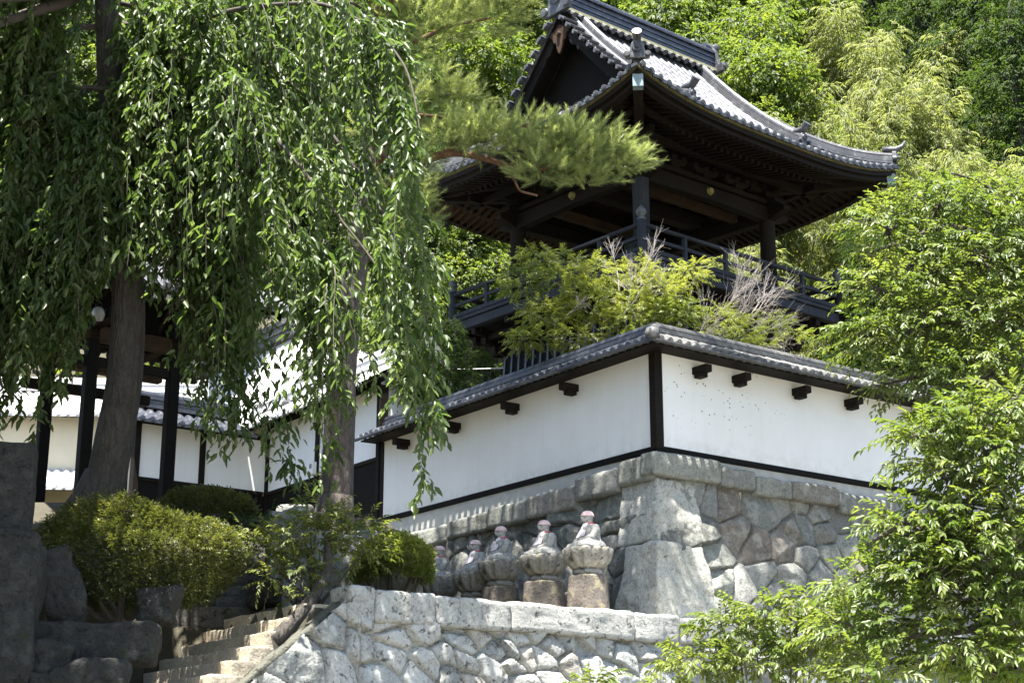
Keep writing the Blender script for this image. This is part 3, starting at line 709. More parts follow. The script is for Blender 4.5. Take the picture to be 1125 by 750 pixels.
# ================================================================ stone figures on the terrace
def make_jizo():
    o = thing('stone_statue', 'x', 'statue', (0, 0, 0), 0)
    L = MB()                                                         # pedestal: tapered, roughly hexagonal
    L.lathe((0, 0, 0), [(.36, -.1), (.345, .25), (.315, .68), (.29, .70)], 30, flute=6, depth=.06); ped = L.build('pedestal', PEDESTAL, o, bevel=.01)
    L = MB(); L.lathe((0, 0, 0), [(.2, .69), (.235, .715), (.24, .76), (.21, .80)], 28); L.build('pedestal_collar', LOTUS, o, smooth=True)
    L = MB(); L.lathe((0, 0, 0), [(.19, .79), (.27, .82), (.335, .89), (.375, .97), (.40, 1.05), (.405, 1.10), (.385, 1.12), (.33, 1.10)], 96, flute=12, depth=.15)
    L.build('lotus_seat', LOTUS, o, smooth=True)
    # seated body facing +x: one loft from the crossed legs to the crown of the head, arms and lap joined to it
    B = MB(); rings = [(.02, 0, .29, .34, 1.09), (.02, 0, .31, .365, 1.13), (.01, 0, .275, .335, 1.19), (-.02, 0, .18, .25, 1.245), (-.035, 0, .155, .232, 1.32), (-.04, 0, .15, .238, 1.40), (-.04, 0, .13, .23, 1.455), (-.03, 0, .09, .14, 1.49), (-.02, 0, .055, .06, 1.515),
                       (-.012, 0, .062, .064, 1.535), (0, 0, .088, .078, 1.57), (.0, 0, .094, .082, 1.615), (-.005, 0, .088, .08, 1.655), (-.01, 0, .06, .055, 1.69), (-.01, 0, .01, .01, 1.70)]
    V = []; n = 28; a = np.arange(n) * 2 * math.pi / n
    for cx, cy, rx, ry, z in rings: V.append(np.stack([cx + rx * np.cos(a), cy + ry * np.sin(a), 0 * a + z], 1))
    F = []
    for i in range(len(rings) - 1):
        for j in range(n): F.append((i * n + j, i * n + (j + 1) % n, (i + 1) * n + (j + 1) % n, (i + 1) * n + j))
    F.append(tuple(range(n - 1, -1, -1))); F.append(tuple((len(rings) - 1) * n + j for j in range(n)))
    B.raw(np.concatenate(V), F)
    for s in (-1, 1):
        B.tube([(-.03, .20 * s, 1.455), (-.02, .255 * s, 1.36), (.03, .265 * s, 1.27), (.13, .15 * s, 1.235), (.185, .04 * s, 1.235)], [.06, .066, .064, .05, .036], 10)
        B.tube([(.0, .26 * s, 1.15), (.14, .27 * s, 1.145), (.24, .12 * s, 1.14), (.25, -.06 * s, 1.135)], [.085, .09, .07, .05], 10)
        B.tube([(-.005, .083 * s, 1.585), (-.005, .09 * s, 1.62), (-.01, .083 * s, 1.645)], [.012, .016, .01], 6)
    B.tube([(.085, 0, 1.63), (.108, 0, 1.60), (.09, 0, 1.592)], [.008, .016, .01], 6)       # nose
    for s in (-1, 1): B.tube([(.083, .012 * s, 1.628), (.085, .035 * s, 1.634), (.075, .055 * s, 1.628)], [.007, .009, .006], 6)   # brows and lids
    B.tube([(.086, -.022, 1.568), (.092, 0, 1.566), (.086, .022, 1.568)], [.006, .008, .006], 6)   # mouth
    B.build('figure', STATUE, o, smooth=True, remesh=.011)
    C = MB(); C.lathe((-.006, 0, 0), [(.101, 1.636), (.103, 1.65), (.094, 1.68), (.065, 1.708), (.012, 1.722)], 24, 1, .93)
    C.tube([(-.006 + .101 * math.cos(t), .094 * math.sin(t), 1.64) for t in np.linspace(0, 2 * math.pi, 25)], .011, 6); C.build('knitted_cap', PINK, o, smooth=True)
    C = MB(); t = np.linspace(0, 2 * math.pi, 21); C.tube(np.stack([-.02 + .075 * np.cos(t), .085 * np.sin(t), 1.515 + .0 * t - .012 * np.cos(t)], 1), .014, 6); C.build('neck_cord', RED, o, smooth=True)
    C = MB(); u, v = np.meshgrid(np.linspace(-1, 1, 9), np.linspace(0, 1, 9)); w = .085 + .065 * v
    G1 = np.stack([.062 + .09 * v ** 1.2 - .03 * u ** 2 + .006 * np.sin(u * 7) * v, w * u, 1.505 - .215 * v + .012 * u ** 2], -1); G2 = G1 + np.array([.012, 0, .003])
    C.grid(G1, flip=True); C.grid(G2)
    rim = [(0, j) for j in range(9)] + [(i, 8) for i in range(1, 9)] + [(8, j) for j in range(7, -1, -1)] + [(i, 0) for i in range(7, 0, -1)]
    for k in range(len(rim)):
        a_, b_ = rim[k], rim[(k + 1) % len(rim)]; C.raw([G1[a_], G1[b_], G2[b_], G2[a_]], [(0, 1, 2, 3)])
    C.build('bib', PALEPINK, o, smooth=True)
    return o
jz = make_jizo()
jl = ['seated stone statue on a tall yellow lichened pedestal, closest to the wall corner', 'seated stone statue on a squat brown pedestal, second from the wall corner',
      'seated stone statue with a narrow pink bib, in the middle of the row of five', 'fourth seated stone statue from the wall corner, between mossy lotus rims', 'smallest looking seated stone statue with pink bib, beside the clipped round bush']
for k, tau in enumerate((0, 1.12, 2.31, 3.06, 4.16)):
    o = jz if k == 0 else copy_tree(jz)
    o.location = (1.18 - .594 * tau, 24.8 + .805 * tau, 2.76 + (0, .03, .06, -.03, .0)[k]); o.rotation_euler = (0, 0, math.pi + WF.rz - .25 + (.0, .06, -.05, .1, -.04)[k])
    o.scale = ((1, 1, 1), (1.02, 1.02, .99), (.97, .99, 1.01), (.99, .97, .985), (1.02, 1.0, .99))[k]
    o['label'] = jl[k]; o['group'] = 'row of seated stone statues'
    if k:
        for ch in o.children:                                         # older, darker pedestals further along the row
            if ch.name.startswith('pedestal') and not ch.name.startswith('pedestal_collar'): ch.scale = (1 + .05 * (k % 2), 1 + .05 * (k % 2), 1.0)
# ================================================================ bell tower
bt = thing('bell_tower', 'dark timber temple bell tower with a sweeping grey tiled hip and gable roof', 'bell tower', TF.w(0, 0, 5.5), TF.rz)
A_, ZE, RISE, LIFT = 4.3, 14.1, 3.85, .46
def lift(s, d): return LIFT * np.clip(np.abs(s) / A_, 0, 1.05) ** 3.2 * np.clip(1 - d / 2.6, 0, 1) ** 1.3
def prof(d): x = d / A_; return RISE * (.62 * x + .38 * x * x)
def zroof(s, d): return ZE + prof(d) + lift(s, d)
AX, BY = TF.X3(), TF.Y3(); Z3 = np.array([0, 0, 1.0])
DG, VG = 2.05, 2.62                              # where the gable starts above the hip roof; verge distance along the ridge
zf_t = lambda s, d: zroof(s, d)
sides = {'front': (TF.w(0, -A_, 0), AX, BY), 'back': (TF.w(0, A_, 0), -AX, -BY), 'gable': (TF.w(-A_, 0, 0), -BY, AX), 'far': (TF.w(A_, 0, 0), BY, -AX)}
for nm, (P0, es, ed) in sides.items():
    mb = MB()
    if nm in ('front', 'back'):
        lo = tile_sheet(P0, es, ed, -A_, A_, DG, zf_t, .25, .29, .055, 8, 5, lim0=lambda d: -(A_ - d), lim1=lambda d: A_ - d, step=.03)
        hi = tile_sheet(P0, es, ed, -VG, VG, A_ - DG, lambda s, d: zf_t(s, d + DG), .25, .29, .055, 8, 5, step=.03)
        hi[..., :2] += (ed * DG)[None, None, :2]
        mb.grid(lo); mb.grid(hi)
    else:
        lo = tile_sheet(P0, es, ed, -A_, A_, 2.4, zf_t, .25, .29, .055, 8, 5, lim0=lambda d: -(A_ - d), lim1=lambda d: A_ - d, step=.03)
        mb.grid(lo)
    mb.build('roof_slope', TILE, bt)
    mb = MB(); ss = np.arange(-A_ + .125, A_ - .05, .25); eave_discs(mb, P0, es, ed, ss, zf_t, .07, .05)
    for s in ss:                                                     # fronts of the pan tiles
        c0 = P0 + es * (s + .125); c0[2] = zroof(s + .125, 0) - .03; mb.box(c0 - ed * .015, (.19, .05, .07), es, Z3)
    mb.build('eave_tile', RIDGE, bt)
    # moss along the eave edge and the boards that carry it
    sx = np.linspace(-A_ + .02, A_ - .02, 41)
    def strip(d0, d1, z0, z1, mat, name, bevel=0):
        m2 = MB(); g = []
        for s in sx:
            k = 1 - 0 * s; r = []
            for d, z in ((d0, z0), (d1, z0), (d1, z1), (d0, z1), (d0, z0)):
                p = P0 + es * np.clip(s, -(A_ - d), A_ - d) + ed * d; p[2] = zroof(s, 0) + z; r.append(p)
            g.append(r)
        m2.grid(np.array(g)); m2.build(name, mat, bt)
    strip(.0, .10, -.105, -.045, MOSSY, 'mossy_edge'); strip(.05, .20, -.20, -.11, WOOD, 'eave_board'); strip(.14, .30, -.30, -.205, WOOD, 'eave_board')
    # soffit
    g = []
    for s in sx:
        r = []
        for d in (.22, .9, 1.5, 2.1):
            sc = s * (A_ - d) / A_; p = P0 + es * sc + ed * d; p[2] = ZE + lift(s, d * .35) - .24 + .20 * d; r.append(p)
        g.append(r)
    m2 = MB(); m2.grid(np.array(g)); m2.build('soffit_board', WOODR, bt)
    # rafters: flying tier and base tier
    mb = MB(); m2 = MB()
    for s in np.arange(-A_ + .22, A_ - .1, .20):
        dm = min(2.1, A_ - abs(s))
        if dm < .45: continue
        def rp(d, drop):
            p = P0 + es * s + ed * d; p[2] = ZE + lift(s * A_ / max(A_ - d, .5) if abs(s) < A_ - d else A_, d * .35) - .24 + .20 * d - drop; return p
        d1 = min(dm, 1.02); mb.beam(rp(.17, .075), rp(d1, .075), .075, .095)
        if dm > 1.0: m2.beam(rp(.88, .19), rp(dm, .19), .08, .10)
    mb.build('flying_rafters', WOODR if nm in ('back',) else WOOD, bt); m2.build('base_rafters', WOODR if nm in ('back',) else WOOD, bt)  # back rafters lighter brown: bounced light put into their colour
    strip(.86, .98, -.19, -.10, WOOD, 'rafter_beam')
# hip rafters under the four corners
for sa, sb in ((-1, -1), (1, -1), (1, 1), (-1, 1)):
    p = TF.w(sa * (A_ - .10), sb * (A_ - .10), ZE + LIFT - .36); q = TF.w(sa * 2.05, sb * 2.05, ZE - .05)
    hr = MB().beam(p, q, .2, .26).build('hip_rafter', WOOD, bt, bevel=.01)
    d = unit(q - p); MB().beam(p - d * .03, p + d * .16, .215, .275).build('hip_rafter_cap', COPPER, hr)
# gable end: boards, barge boards, pendant
for sg in (-1, 1):
    ag = sg * 1.95; pts = []
    zb = zroof(0, 1.95) - .05
    half = np.linspace(-2.15, 2.15, 25)
    top = [(b, ZE + prof(A_ - abs(b)) - .10) for b in half]
    gw = MB(); gw.prism([TF.w(ag, b, z) for b, z in [(-2.15, zb - .12), *top, (2.15, zb - .12)]], AX * (-.08 * sg)); gw.build('gable_wall', BOARD, bt)
    for s2 in (-1, 1):                                             # curved barge boards under the verge
        bs = np.linspace(.02, 2.30, 15); mb = MB(); g = []
        for b in bs:
            zt = ZE + prof(A_ - b) - .05; w = .30 + .10 * (b / 2.3) ** 2; r = []
            for da, dz in ((0, 0), (.09, 0), (.09, -w), (0, -w), (0, 0)): r.append(TF.w(sg * (VG - .10 - da), b * s2, zt + dz - .015))
            g.append(r)
        mb.grid(np.array(g), flip=(sg * s2 > 0)); mb.prism(g[-1][:4], (0, 0, -.0) + BY * .002 * s2); mb.build('barge_board', BOARD, bt)
        mb = MB()                                                   # soffit of the verge
        g = [[TF.w(sg * a, b * s2, ZE + prof(A_ - b) - .05) for a in (1.95, VG - .02)] for b in bs]; mb.grid(np.array(g)); mb.build('verge_soffit', WOOD, bt)
        mb = MB()                                                   # short tiles laid along the verge, each with a round end
        for b in np.arange(.16, 2.2, .235):
            z = ZE + prof(A_ - b) + .045; b2 = b + .235; sl = prof(A_ - b) - prof(A_ - b2)
            dn = unit(BY * s2 * .235 - Z3 * sl); nn = unit(np.cross(dn, AX)); nn = nn if nn[2] > 0 else -nn
            c = TF.w(sg * (VG - .06), (b + .10) * s2, ZE + prof(A_ - b - .10) + .05)
            mb.box(c + nn * .035 - AX * sg * .06, (.52, .222, .05), AX * sg, nn + dn * -.22)
            e = c + AX * sg * .21; mb.tube([e - AX * sg * .1, e + AX * sg * .03], [.048, .048], 10)
        mb.build('verge_tile', TILE, bt)
        mb = MB()                                                   # barrel row beside the verge
        bb = np.linspace(.05, 2.25, 14); mb.tube([TF.w(sg * (VG - .36), b * s2, ZE + prof(A_ - b) + .10) for b in bb], .075, 9)
        mb.tube([TF.w(sg * (VG - .52), b * s2, ZE + prof(A_ - b) + .09) for b in bb], .06, 9); mb.build('verge_barrel_row', TILE, bt)
    # carved pendant
    g = MB(); a0 = sg * (VG - .04); zc = ZE + prof(A_) - .62
    out = [(0, .34), (.10, .30), (.20, .22), (.30, .24), (.34, .12), (.24, .04), (.20, -.08), (.12, -.10), (.10, -.22), (.05, -.36), (0, -.42)]
    ring = [TF.w(a0, b, zc + z) for b, z in out] + [TF.w(a0, -b, zc + z) for b, z in out[-2:0:-1]]
    g.prism(ring, AX * (-.06 * sg)); pe = g.build('gable_pendant', WOODR, bt, bevel=.012, seg=2)
    m2 = MB(); m2.tube([TF.w(a0 - .03 * sg, 0, zc + .10), TF.w(a0 + .07 * sg, 0, zc + .10)], [.085, .05], 6); m2.build('pendant_boss', WOODR, pe)
    for s2 in (-1, 1):
        g = MB(); out2 = [(.3, .0), (.55, -.16), (.85, -.42), (1.02, -.72), (.86, -.66), (.72, -.52), (.60, -.58), (.50, -.40), (.38, -.36), (.28, -.2)]
        ring = [TF.w(a0 - .05 * sg, b * s2, zc + .06 + z) for b, z in out2]; g.prism(ring if s2 > 0 else ring[::-1], AX * (-.05 * sg)); g.build('pendant_wing', WOOD, bt)

# ridges
def oni(c, face, w=.30, h=.5, name='ridge_end_tile', roll=True, par=bt, up=.0):
    """ridge-end ornament: a shouldered shield with curls, a rope boss and a round roll on top"""
    face = unit(face); side = np.array([-face[1], face[0], 0]); mb = MB()
    out = [(-.62, 0), (-.98, .02), (-1.06, .20), (-.92, .36), (-.70, .30), (-.60, .46), (-.50, .78), (-.26, .98), (0, 1.04)]
    pts = [(x * w, z * h) for x, z in out] + [(-x * w, z * h) for x, z in out[-2::-1]]
    mb.prism([c + side * x + Z3 * z for x, z in pts][::-1], face * .11)
    o = mb.build(name, RIDGE, par, bevel=.02, seg=2)
    m2 = MB(); b = c + Z3 * h * .55 + face * .11; m2.tube([b, b + face * .04], [h * .27, h * .22], 18); m2.tube([b + face * .04, b + face * .075], [h * .10, h * .07], 10)
    for s in (-1, 1): m2.tube([c + side * s * w * .86 + Z3 * h * .2 + face * .1, c + side * s * w * .86 + Z3 * h * .2 + face * .16], [h * .17, h * .13], 12)
    m2.build('boss', RIDGE, o)
    if roll:
        m3 = MB(); q = c + Z3 * (h * 1.02 + .06); m3.tube([q - face * .16, q + face * .10, q + face * .22 + Z3 * (.02 + up)], [.085, .09, .10], 14)
        m3.build('roll', RIDGE, o)
    return o
ZR_ = ZE + prof(A_)
mb = MB(); RL = VG - .05
for k, (w, z, h) in enumerate(((.46, .05, .10), (.42, .13, .05), (.40, .20, .07), (.43, .275, .04), (.38, .345, .08), (.43, .42, .045), (.34, .49, .07), (.46, .56, .05))):
    mb.beam(TF.w(-RL, 0, ZR_ + z), TF.w(RL, 0, ZR_ + z), w, h)
L_ = 2 * RL; n_ = 18
mr = mb.build('main_ridge', TILED, bt)
m2 = MB()
for k in range(n_): m2.tube([TF.w(-RL + k * L_ / n_, 0, ZR_ + .66), TF.w(-RL + (k + 1) * L_ / n_ + .01, 0, ZR_ + .655)], [.12, .112], 12)
m2.build('ridge_roll', TILED, mr)
for s2 in (-1, 1):
    m2 = MB()                                                  # scalloped course under the ridge and the pale mortar band
    for s in np.arange(-RL + .2, RL, .25): m2.tube([TF.w(s, .20 * s2, ZR_ + .02), TF.w(s, .33 * s2, ZR_ - .09)], [.07, .072], 9)
    m2.build('scalloped_course', RIDGE, mr)
m2 = MB()
for s2 in (-1, 1): m2.beam(TF.w(-RL, .245 * s2, ZR_ + .075), TF.w(RL, .245 * s2, ZR_ + .075), .02, .07)
m2.build('mortar_band', plain('ochre ridge mortar', (.30, .29, .16), .9, .2, 6), mr)
oni(TF.w(-RL, 0, ZR_ - .02), -AX, .46, .80, roll=False); oni(TF.w(RL, 0, ZR_ - .02), AX, .46, .80, roll=False)
for sg in (-1, 1):
    c = TF.w(sg * (RL + .06), 0, ZR_ + .78); m2 = MB()
    m2.tube([c - AX * sg * .25, c + AX * sg * .05, c + AX * sg * .22 + Z3 * .08], [.10, .11, .12], 14); m2.build('ridge_end_roll', RIDGE, bt)

def ridge_run(path, w=.24, h=.22, rr=.085, name='descending_ridge'):
    P = np.array(path); mb = MB()
    for i in range(len(P) - 1):
        for k in range(3): mb.beam(P[i] + Z3 * (h * (k + .5) / 3), P[i + 1] + Z3 * (h * (k + .5) / 3), w * (1 - .12 * k) * (1.06 if k % 2 else 1), h / 3 - .012)
    o = mb.build(name, TILE, bt)
    seglen = np.concatenate([[0], np.cumsum(np.linalg.norm(np.diff(P, axis=0), axis=1))]); n = max(2, int(seglen[-1] / .32)); m2 = MB()
    for k in range(n):
        t0, t1 = seglen[-1] * k / n, min(seglen[-1], seglen[-1] * (k + 1) / n + .015)
        a = np.array([np.interp(t0, seglen, P[:, j]) for j in range(3)]); b = np.array([np.interp(t1, seglen, P[:, j]) for j in range(3)])
        m2.tube([a + Z3 * (h + .03), b + Z3 * (h + .025)], [rr * .93, rr], 11)
    m2.build('ridge_roll', TILE, o); return o
for sb in (-1, 1):
    for sa, bend in ((-1, 3.6), (1, 3.25)):
        bs = np.linspace(.28, bend, 12); a = 2.05 * sa
        ridge_run([TF.w(a, b * sb, ZE + prof(A_ - b) + .03) for b in bs], name='descending_ridge')
        oni(TF.w(a, bend * sb, zroof(a, A_ - bend) + .03), BY * sb, .17, .30, up=.10)
for sa, sb in ((-1, -1), (1, -1), (1, 1), (-1, 1)):
    dg = unit(np.array([*(TF.x * sa + TF.y * sb), 0])); t = np.linspace(2.2, 4.2, 12)
    ridge_run([TF.w(sa * x, sb * x, zroof(x, A_ - x) + .03) for x in t], .24, .20, .085, 'hip_ridge')
    c = TF.w(sa * 4.2, sb * 4.2, zroof(A_, .1) + .06)
    if (sa, sb) == (-1, -1) or (sa, sb) == (-1, 1): oni(c, dg, .25, .42, up=.04)
    else:
        oni(c, dg, .18, .30, roll=False); m2 = MB(); q = c + Z3 * .32
        m2.tube([q - dg * .2, q + dg * .1, q + dg * .26 + Z3 * .08, q + dg * .34 + Z3 * .22], [.085, .08, .055, .02], 10); m2.build('hip_end_horn', RIDGE, bt, smooth=True)

# pillars, beams, brackets
HP = 2.08
for sa, sb in ((-1, -1), (1, -1), (1, 1), (-1, 1)):
    mb = MB(); mb.lathe(TF.w(sa * HP, sb * HP, 0), [(.185, 10.9), (.185, 13.4), (.165, 13.72)], 20); pl = mb.build('pillar', WOODG if (sa, sb) == (-1, -1) else WOOD, bt, smooth=True)
    m2 = MB(); m2.lathe(TF.w(sa * HP, sb * HP, 0), [(.25, 10.98), (.26, 11.05), (.22, 11.14), (.19, 11.16)], 20); m2.build('pillar_base', RIDGE, pl, smooth=True)
    mb = MB()
    for k, (w, z, h) in enumerate(((.42, 13.86, .16), (.30, 13.76, .08))): mb.box(TF.w(sa * HP, sb * HP, z), (w, w, h), AX)
    for ex, ey in ((AX, BY), (BY, AX)):
        mb.box(TF.w(sa * HP, sb * HP, 13.99), (1.15, .15, .15), ex)
        for o_ in (-.48, 0, .48): mb.box(TF.w(sa * HP, sb * HP, 14.10) + ex * o_, (.24, .22, .13), ex, Z3, .75)
    mb.build('bracket_cluster', WOOD, bt, bevel=.01)
for k, (e1, e2, lab) in enumerate(((AX, BY, 0), (BY, AX, 1))):
    for s in (-1, 1):
        c = np.array([*TF.o, 0]) + e2 * s * HP
        mb = MB(); pts = []                                        # big curved tie beam with nosings
        xs_ = np.linspace(-2.72, 2.72, 25)
        for x in xs_:
            ed_ = abs(x) > HP + .1; zt = 13.60 - (.10 * (abs(x) - HP - .1) / .5 if ed_ else 0); zb = 13.22 + (.06 * math.cos(x / HP * math.pi / 2) if not ed_ else .16 * ((abs(x) - HP - .1) / .5) ** 1)
            pts.append((x, zt, zb))
        ring = [c + e1 * x + Z3 * zt for x, zt, zb in pts] + [c + e1 * x + Z3 * zb for x, zt, zb in pts[::-1]]
        mb.prism([p - e2 * .12 for p in ring], e2 * .24); mb.build('tie_beam', WOOD, bt, bevel=.015)
        mb = MB(); mb.box(c + Z3 * 13.685, (5.0, .36, .11), e1); mb.build('plate_beam', WOOD, bt, bevel=.01)
        mb = MB(); mb.box(c + Z3 * 14.24, (5.2, .17, .17), e1); mb.build('eave_purlin', WOOD, bt)
        mb = MB(); mb.box(c + e2 * s * .62 + Z3 * 13.98, (6.2, .14, .15), e1); mb.build('outer_purlin', WOOD, bt)
        for x in (-1.05, 0, 1.05):
            mb = MB(); mb.box(c + e1 * x + Z3 * 13.82, (.28, .24, .15), e1, Z3, .75); mb.box(c + e1 * x + Z3 * 13.95, (.85, .14, .13), e1, Z3, .7)
            for o_ in (-.32, 0, .32): mb.box(c + e1 * (x + o_) + Z3 * 14.08, (.2, .2, .12), e1, Z3, .75)
            mb.build('bracket_cluster', WOOD, bt, bevel=.01)
        mb = MB(); mb.tube([c + e2 * s * .13 + Z3 * 13.46, c + e2 * s * .20 + Z3 * 13.46], [.10, .07], 12); mb.build('beam_boss', plain('gilt boss', (.20, .17, .06), .5, .2, 9) if 'gilt boss' not in MAT else MAT['gilt boss'], bt)
# ceiling beams that carry the bell
mb = MB(); mb.beam(TF.w(-2.1, 0, 13.75), TF.w(2.1, 0, 13.75), .3, .36); mb.build('bell_beam', WOOD, bt, bevel=.02)
for b in (-1.2, 1.2): MB().beam(TF.w(-2.1, b, 13.55), TF.w(2.1, b, 13.55), .16, .2).build('ceiling_joist', WOODR, bt)
mb = MB(); mb.prism([TF.w(-2.1, -2.1, 14.36), TF.w(2.1, -2.1, 14.36), TF.w(2.1, 2.1, 14.36), TF.w(-2.1, 2.1, 14.36)], (0, 0, .03)); mb.build('ceiling', WOODR, bt)

# balcony
ZF = 11.0; HB = 3.18
mb = MB(); q = HB + .12
mb.prism([TF.w(-q, -q, ZF - .09), TF.w(q, -q, ZF - .09), TF.w(q, q, ZF - .09), TF.w(-q, q, ZF - .09)], (0, 0, .085)); mb.build('balcony_floor', WOODG, bt, bevel=.01)
for e1, e2 in ((AX, BY), (BY, AX)):
    for s in (-1, 1):
        c = np.array([*TF.o, 0]) + e2 * s * (HB - .02)
        MB().box(c + Z3 * 10.79, (2 * HB + .75, .20, .22), e1).build('balcony_beam', WOODG if s < 0 else WOOD, bt, bevel=.015)
        for x in np.linspace(-2.4, 2.4, 5):
            mb = MB(); base = np.array([*TF.o, 0]) + e1 * x
            mb.box(base + e2 * s * 2.66 + Z3 * 10.60, (.15, 1.05, .15), e1); mb.box(base + e2 * s * 2.52 + Z3 * 10.42, (.15, .72, .16), e1); mb.box(base + e2 * s * 2.95 + Z3 * 10.64, (.26, .22, .13), e1, Z3, .75)
            mb.box(base + e2 * s * 2.4 + Z3 * 10.22, (.24, .5, .2), e1, Z3, .7); mb.build('balcony_bracket', WOOD, bt, bevel=.01)
        MB().box(np.array([*TF.o, 0]) + e2 * s * 2.72 + Z3 * 10.50, (5.8, .12, .14), e1).build('bracket_tie', WOOD, bt)
def giboshi(p, par, mat):
    mb = MB(); mb.lathe(p, [(.085, 0), (.095, .02), (.095, .06), (.062, .085), (.062, .11), (.105, .15), (.115, .2), (.095, .26), (.045, .31), (.012, .36)], 16); return mb.build('onion_finial', mat, par, smooth=True)
rl = MB()
cor = [(-1, -1), (1, -1), (1, 1), (-1, 1)]
for k, (sa, sb) in enumerate(cor):
    ft = WOODG if (sa, sb) in ((-1, -1), (-1, 1)) else WOOD
    mb = MB(); mb.lathe(TF.w(sa * HB, sb * HB, 0), [(.095, 10.5), (.095, 11.72)], 16); po = mb.build('corner_post', ft, bt, smooth=True)
    giboshi(TF.w(sa * HB, sb * HB, 11.70), po, RIDGE)
    ta, tb = cor[(k + 1) % 4]; p, q = TF.w(sa * HB, sb * HB, 0), TF.w(ta * HB, tb * HB, 0); e = unit(q - p); wm = WOODG if k in (0, 3) else WOOD
    MB().beam(p + Z3 * 11.09, q + Z3 * 11.09, .11, .10).build('bottom_rail', wm, bt, bevel=.008)
    MB().beam(p + Z3 * 11.36, q + Z3 * 11.36, .06, .08).build('middle_rail', wm, bt, bevel=.008)
    MB().tube([p + Z3 * 11.64, q + Z3 * 11.64], .05, 10).build('top_rail', wm, bt, smooth=True)
    for j in range(1, 5):
        c = p + (q - p) * j / 5; mb = MB(); mb.box(c + Z3 * 11.33, (.09, .09, .56), e); mb.build('rail_post', wm, bt, bevel=.006)

# flared skirt of the lower storey
zs = np.linspace(5.3, 10.35, 14)
hw = lambda z: 2.28 + .95 * ((10.35 - z) / 5.05) ** 1.9
for k in range(4):
    e1, e2 = ((AX, -BY), (BY, AX), (-AX, BY), (-BY, -AX))[k]; o = np.array([*TF.o, 0]); mb = MB()
    g = [[o + e2 * hw(z) + e1 * (u * hw(z)) + Z3 * z for u in np.linspace(-1, 1, 12)] for z in zs]; mb.grid(np.array(g)); mb.build('skirt_wall', BOARD, bt)
    mb = MB()
    for u in np.linspace(-1, 1, 19):
        pth = [o + e2 * (hw(z) + .015) + e1 * (u * hw(z)) + Z3 * z for z in zs]
        for i in range(len(pth) - 1): mb.beam(pth[i], pth[i + 1], .06, .05, e2)
    mb.build('skirt_battens', TILED, bt)
MB().box(TF.w(0, 0, 10.38), (4.7, 4.7, .2), AX).build('skirt_cap', WOOD, bt)

# the bell and its striker
be = thing('temple_bell', 'dark bronze temple bell hanging under the tower roof behind the near pillar', 'bell', TF.w(0, 0, 11.75), 0)
BRONZE = plain('dark green bronze', (.035, .05, .04), .5, .3, 6); BRONZE.node_tree.nodes['Principled BSDF'].inputs['Metallic'].default_value = .6
mb = MB(); mb.lathe(TF.w(0, 0, 0), [(.46, 11.80), (.50, 11.80), (.505, 11.9), (.46, 11.95), (.445, 12.4), (.44, 12.45), (.425, 12.8), (.38, 12.98), (.25, 13.08), (.05, 13.12)], 40); mb.build('bell_body', BRONZE, be, smooth=True)
mb = MB()
for z, r in ((11.97, .468), (12.42, .453), (12.82, .43)): mb.tube([TF.w(r * math.cos(t), r * math.sin(t), z) for t in np.linspace(0, 2 * math.pi, 33)], .014, 6)
mb.build('bell_bands', BRONZE, be)
mb = MB(); mb.tube([TF.w(.12 * math.cos(t), 0, 13.12 + .2 * math.sin(t)) for t in np.linspace(0, math.pi, 13)], .04, 8); mb.tube([TF.w(0, 0, 13.3), TF.w(0, 0, 13.6)], .025, 8); mb.build('hanger', BRONZE, be, smooth=True)
# ================================================================ buildings at the left
ng = thing('gatehouse_wing', 'white walled building wing with dark timber posts and boarded foot behind the tree trunks', 'building', WF.w(0, 13.8, 5.4), WF.rz)
Q0, Q1 = 8.78, 13.8
def wpanel(a, b, z0, z1, name, mat, th=.14, bev=0.0, use='p', off=0.0, base=None, par=None):
    c = (WF.w(off + th / 2, (a + b) / 2, (z0 + z1) / 2), (th, b - a, z1 - z0)) if use == 'p' else (WF.w((a + b) / 2, base + off + th / 2, (z0 + z1) / 2), (b - a, th, z1 - z0))
    return MB().box(c[0], c[1], WF.X3()).build(name, mat, par or ng, bevel=bev)
for a, b in ((Q0, 11.42), (11.42, Q1)):
    wpanel(a + .07, b - .07, 7.14, 8.66, 'plaster_panel', PLASTER); wpanel(a + .07, b - .07, 5.2, 7.05, 'weatherboard', BOARD)
for q in (Q0 + .02, 11.42, Q1): wpanel(q - .07, q + .07, 5.2, 8.7, 'post', WOOD, .22, .01, off=-.05)
wpanel(Q0, Q1, 7.052, 7.138, 'rail', WOOD, .2, .01, off=-.035); wpanel(Q0, Q1, 8.70, 8.84, 'wall_plate', WOOD, .24, .01, off=-.06)
for a, b in ((-1.7, 0), (-3.3, -1.7)):
    wpanel(a + .07, b - .07, 7.14, 8.36, 'plaster_panel', PLASTER, use='q', base=Q1); wpanel(a + .07, b - .07, 5.2, 7.05, 'weatherboard', BOARD, use='q', base=Q1)
for p in (-1.7, -3.3): wpanel(p - .07, p + .07, 5.2, 8.4, 'post', WOOD, .22, .01, 'q', -.05, Q1)
wpanel(-3.3, -.1, 7.052, 7.138, 'rail', WOOD, .2, .01, 'q', -.035, Q1); wpanel(-3.3, -.1, 8.36, 8.5, 'wall_plate', WOOD, .24, .01, 'q', -.06, Q1)
